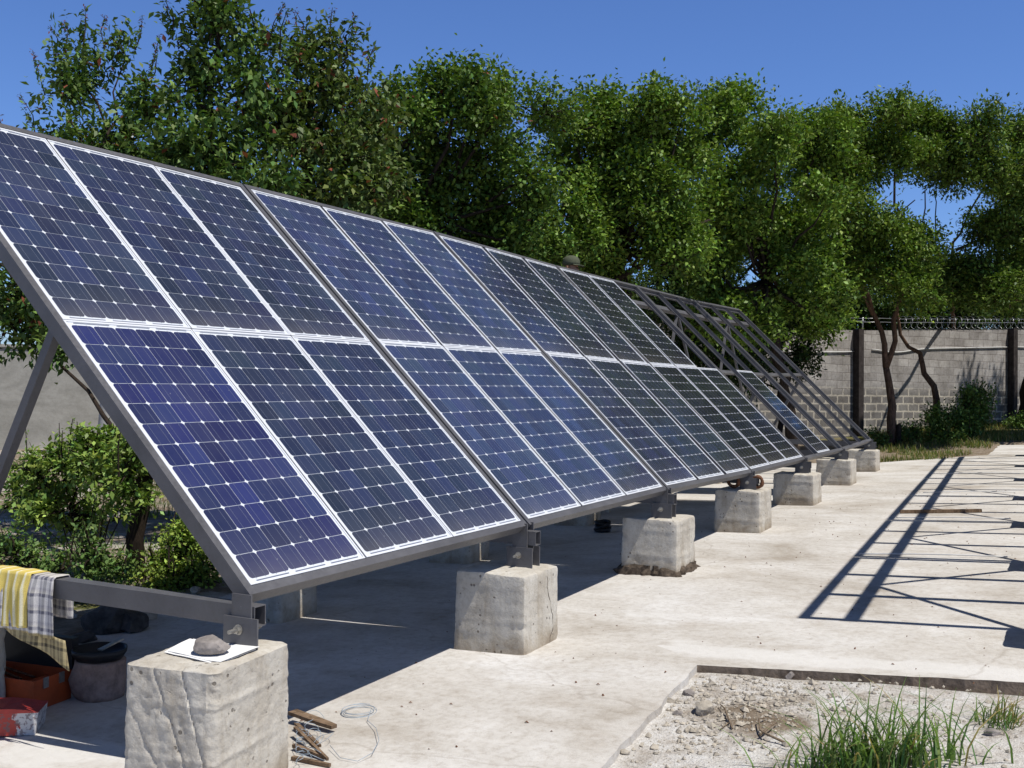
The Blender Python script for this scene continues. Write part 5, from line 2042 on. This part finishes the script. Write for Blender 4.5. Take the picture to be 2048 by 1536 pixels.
mb = MB()
for yy, sg in ((0.30, 0.13), (0.36, 0.09)):
    mb.tube([(6.0 + 1.75 * t_ / 14, yy + 0.02 * math.sin(t_ * 0.7), 0.80 - sg * math.sin(t_ / 14 * PI) + 0.02 * math.sin(t_ * 1.3)) for t_ in range(15)], 0.006, 6)
o = mb.build('power_cable', M['black'], smooth=True)
tag(o, 'black cable drooping below the third frame, left of the fourth pillar', 'cable')

# stick on the slab in the barred shadow, and white cords
a_, b_ = on_slab(1800, 1027), on_slab(1963, 1025)
mb = MB()
mb.beam((a_[0], a_[1], a_[2] + 0.022), (b_[0], b_[1], b_[2] + 0.022), 0.045, 0.035)
o = mb.build('wood_batten', M['wood'])
tag(o, 'thin wooden batten lying across the barred shadow on the slab', 'batten')
for k, (u0, v0, u1, v1, lab) in enumerate(((1718, 1111, 2015, 1117, 'nearest white cord stretched over the barred shadow'), (1792, 1038, 2022, 1040, 'second white cord over the barred shadow, beside the batten'), (1846, 987, 2030, 986, 'third white cord over the barred shadow, beyond the batten'), (1880, 949, 2040, 948, 'farthest white cord over the barred shadow'))):
    a_, b_ = on_slab(u0, v0), on_slab(u1, v1)
    mb = MB()
    mb.tube([(a_[0] + (b_[0] - a_[0]) * t_ / 8, a_[1] + (b_[1] - a_[1]) * t_ / 8, a_[2] + (b_[2] - a_[2]) * t_ / 8 + 0.014 + 0.01 * math.sin(t_ / 8 * PI)) for t_ in range(9)], 0.006, 5)
    o = mb.build('white_cord', M['cable'], smooth=True)
    tag(o, lab, 'cord', 'white cords on the slab')

# ------------------------------------------------------------------ person in a cap behind the panels
pc = D(1141, 524, 13.3)
HX, HY, HZ = pc[0], pc[1], pc[2] - 0.08                        # middle of the head
floor = gz(HX, HY)
step = HZ - 1.58


def skin(name, verts, edges, mat, parent, root_i=0, sub=2):
    me = bpy.data.meshes.new(name)
    me.from_pydata([(HX + a[0], HY + a[1], HZ + a[2]) for a in verts], edges, [])
    me.materials.append(mat)
    o = bpy.data.objects.new(name, me)
    COL.objects.link(o)
    m = o.modifiers.new('skin', 'SKIN')
    sv = me.skin_vertices[0].data
    for i, a in enumerate(verts):
        sv[i].radius = (a[3], a[4] if len(a) > 4 else a[3])
        sv[i].use_root = (i == root_i)
    m.use_smooth_shade = True
    s = o.modifiers.new('sub', 'SUBSURF')
    s.levels = sub
    s.render_levels = sub
    if parent: child(o, parent)
    return o


pv = [(0, 0, -0.72, 0.15, 0.11), (0, 0, -0.45, 0.145, 0.105), (0, 0, -0.27, 0.15, 0.10), (0, -0.01, -0.17, 0.058), (0, -0.02, -0.08, 0.075, 0.085), (0, -0.015, 0.03, 0.085, 0.095), (0, 0, 0.105, 0.05, 0.06),
      (0.19, 0, -0.28, 0.055), (0.25, -0.06, -0.53, 0.042), (0.20, -0.28, -0.62, 0.032), (-0.19, 0, -0.28, 0.055), (-0.25, -0.06, -0.53, 0.042), (-0.20, -0.28, -0.62, 0.032),
      (0.09, 0, -0.82, 0.085), (0.10, -0.02, -1.20, 0.058), (0.10, 0.02, -1.55, 0.04), (0.10, -0.12, -1.575, 0.03), (-0.09, 0, -0.82, 0.085), (-0.10, -0.02, -1.20, 0.058), (-0.10, 0.02, -1.55, 0.04), (-0.10, -0.12, -1.575, 0.03),
      (0.18, -0.37, -0.62, 0.022), (-0.18, -0.37, -0.62, 0.022), (0, -0.115, -0.045, 0.016), (0, -0.09, -0.085, 0.03)]
pe = [(0, 1), (1, 2), (2, 3), (3, 4), (4, 5), (5, 6), (2, 7), (7, 8), (8, 9), (2, 10), (10, 11), (11, 12), (0, 13), (13, 14), (14, 15), (15, 16), (0, 17), (17, 18), (18, 19), (19, 20), (9, 21), (12, 22), (4, 24), (24, 23)]
fi = len(pv)
for sx, wi in ((1, 21), (-1, 22)):
    for k in range(4):
        pv += [(sx * (0.155 + 0.017 * k), -0.41, -0.622, 0.009), (sx * (0.152 + 0.018 * k), -0.455 + 0.008 * abs(k - 1.5), -0.640, 0.008)]
        pe += [(wi, len(pv) - 2), (len(pv) - 2, len(pv) - 1)]
    pv += [(sx * 0.145, -0.375, -0.635, 0.010), (sx * 0.128, -0.41, -0.65, 0.009)]
    pe += [(wi, len(pv) - 2), (len(pv) - 2, len(pv) - 1)]
person = skin('person', pv, pe, M['skin'], None)
tag(person, 'person in an olive cap working behind the panels, only the cap showing', 'person')
skin('shirt', [(0, 0, -0.74, 0.168, 0.125), (0, 0, -0.45, 0.162, 0.12), (0, 0, -0.27, 0.165, 0.115), (0, -0.01, -0.20, 0.075), (0.19, 0, -0.28, 0.072), (0.24, -0.045, -0.47, 0.062), (-0.19, 0, -0.28, 0.072), (-0.24, -0.045, -0.47, 0.062)],
     [(0, 1), (1, 2), (2, 3), (2, 4), (4, 5), (2, 6), (6, 7)], M['shirt'], person)
skin('trousers', [(0, 0, -0.74, 0.165, 0.122), (0.09, 0, -0.84, 0.10), (0.10, -0.02, -1.20, 0.075), (0.10, 0.02, -1.52, 0.06), (-0.09, 0, -0.84, 0.10), (-0.10, -0.02, -1.20, 0.075), (-0.10, 0.02, -1.52, 0.06)],
     [(0, 1), (1, 2), (2, 3), (0, 4), (4, 5), (5, 6)], M['jeans'], person)
mb = MB()
mb.lathe((HX, HY - 0.01, HZ + 0.035), [(0.106, 0.0), (0.110, 0.03), (0.104, 0.07), (0.08, 0.105), (0.04, 0.122), (0.008, 0.126)], 24)
vs = []
for i in range(13):
    a_ = -PI * 0.80 + PI * 0.60 * i / 12
    for r_, z_ in ((0.10, 0.012), (0.165, -0.004), (0.165, -0.012), (0.10, 0.004)):
        vs.append((HX + r_ * math.cos(a_), HY - 0.01 + r_ * math.sin(a_), HZ + 0.035 + z_))
mb.add(vs, [(i * 4 + q_, i * 4 + (q_ + 1) % 4, (i + 1) * 4 + (q_ + 1) % 4, (i + 1) * 4 + q_) for i in range(12) for q_ in range(4)] + [(0, 1, 2, 3), (51, 50, 49, 48)])
c = mb.build('cap', M['cap'], smooth=True)
child(c, person)
mb = MB()
for sx in (-1, 1):
    mb.tube([(HX + sx * 0.086, HY - 0.012, HZ - 0.03), (HX + sx * 0.099, HY - 0.004, HZ - 0.01), (HX + sx * 0.099, HY - 0.004, HZ + 0.015), (HX + sx * 0.086, HY - 0.014, HZ + 0.025)], [0.012, 0.011, 0.012, 0.009], 7)
c = mb.build('ears', M['skin'], smooth=True)
child(c, person)
mb = MB()
for sx in (-1, 1): mb.lathe((HX + sx * 0.034, HY - 0.108, HZ + 0.002), [(0.002, -0.008), (0.009, -0.004), (0.010, 0.0), (0.009, 0.004), (0.002, 0.008)], 10)
c = mb.build('eyes', M['black'], smooth=True)
child(c, person)

# stepladder the person stands on
root = empty('stepladder', (HX, HY, floor))
tag(root, 'steel stepladder under the person behind the panels', 'ladder')
top = HZ - 1.612
for s_ in (-1, 1):
    mb = MB()
    mb.beam((HX + s_ * 0.24, HY - 0.45, floor), (HX + s_ * 0.21, HY - 0.10, top - 0.02), 0.03, 0.05)
    mb.build('front_rail', M['zinc'], root)
    mb = MB()
    mb.beam((HX + s_ * 0.24, HY + 0.45, floor), (HX + s_ * 0.21, HY + 0.12, top - 0.02), 0.03, 0.05)
    mb.build('rear_rail', M['zinc'], root)
nst = max(2, int((top - floor) / 0.28))
for i in range(1, nst):
    f_ = i / nst
    mb = MB()
    mb.box((HX - 0.215, HY - 0.45 + 0.35 * f_ - 0.05, floor + (top - floor) * f_ - 0.012), (HX + 0.215, HY - 0.45 + 0.35 * f_ + 0.05, floor + (top - floor) * f_ + 0.012))
    mb.build('tread', M['zinc'], root)
mb = MB()
mb.box((HX - 0.25, HY - 0.17, top - 0.018), (HX + 0.25, HY + 0.17, top + 0.004))
mb.build('platform', M['zinc'], root)
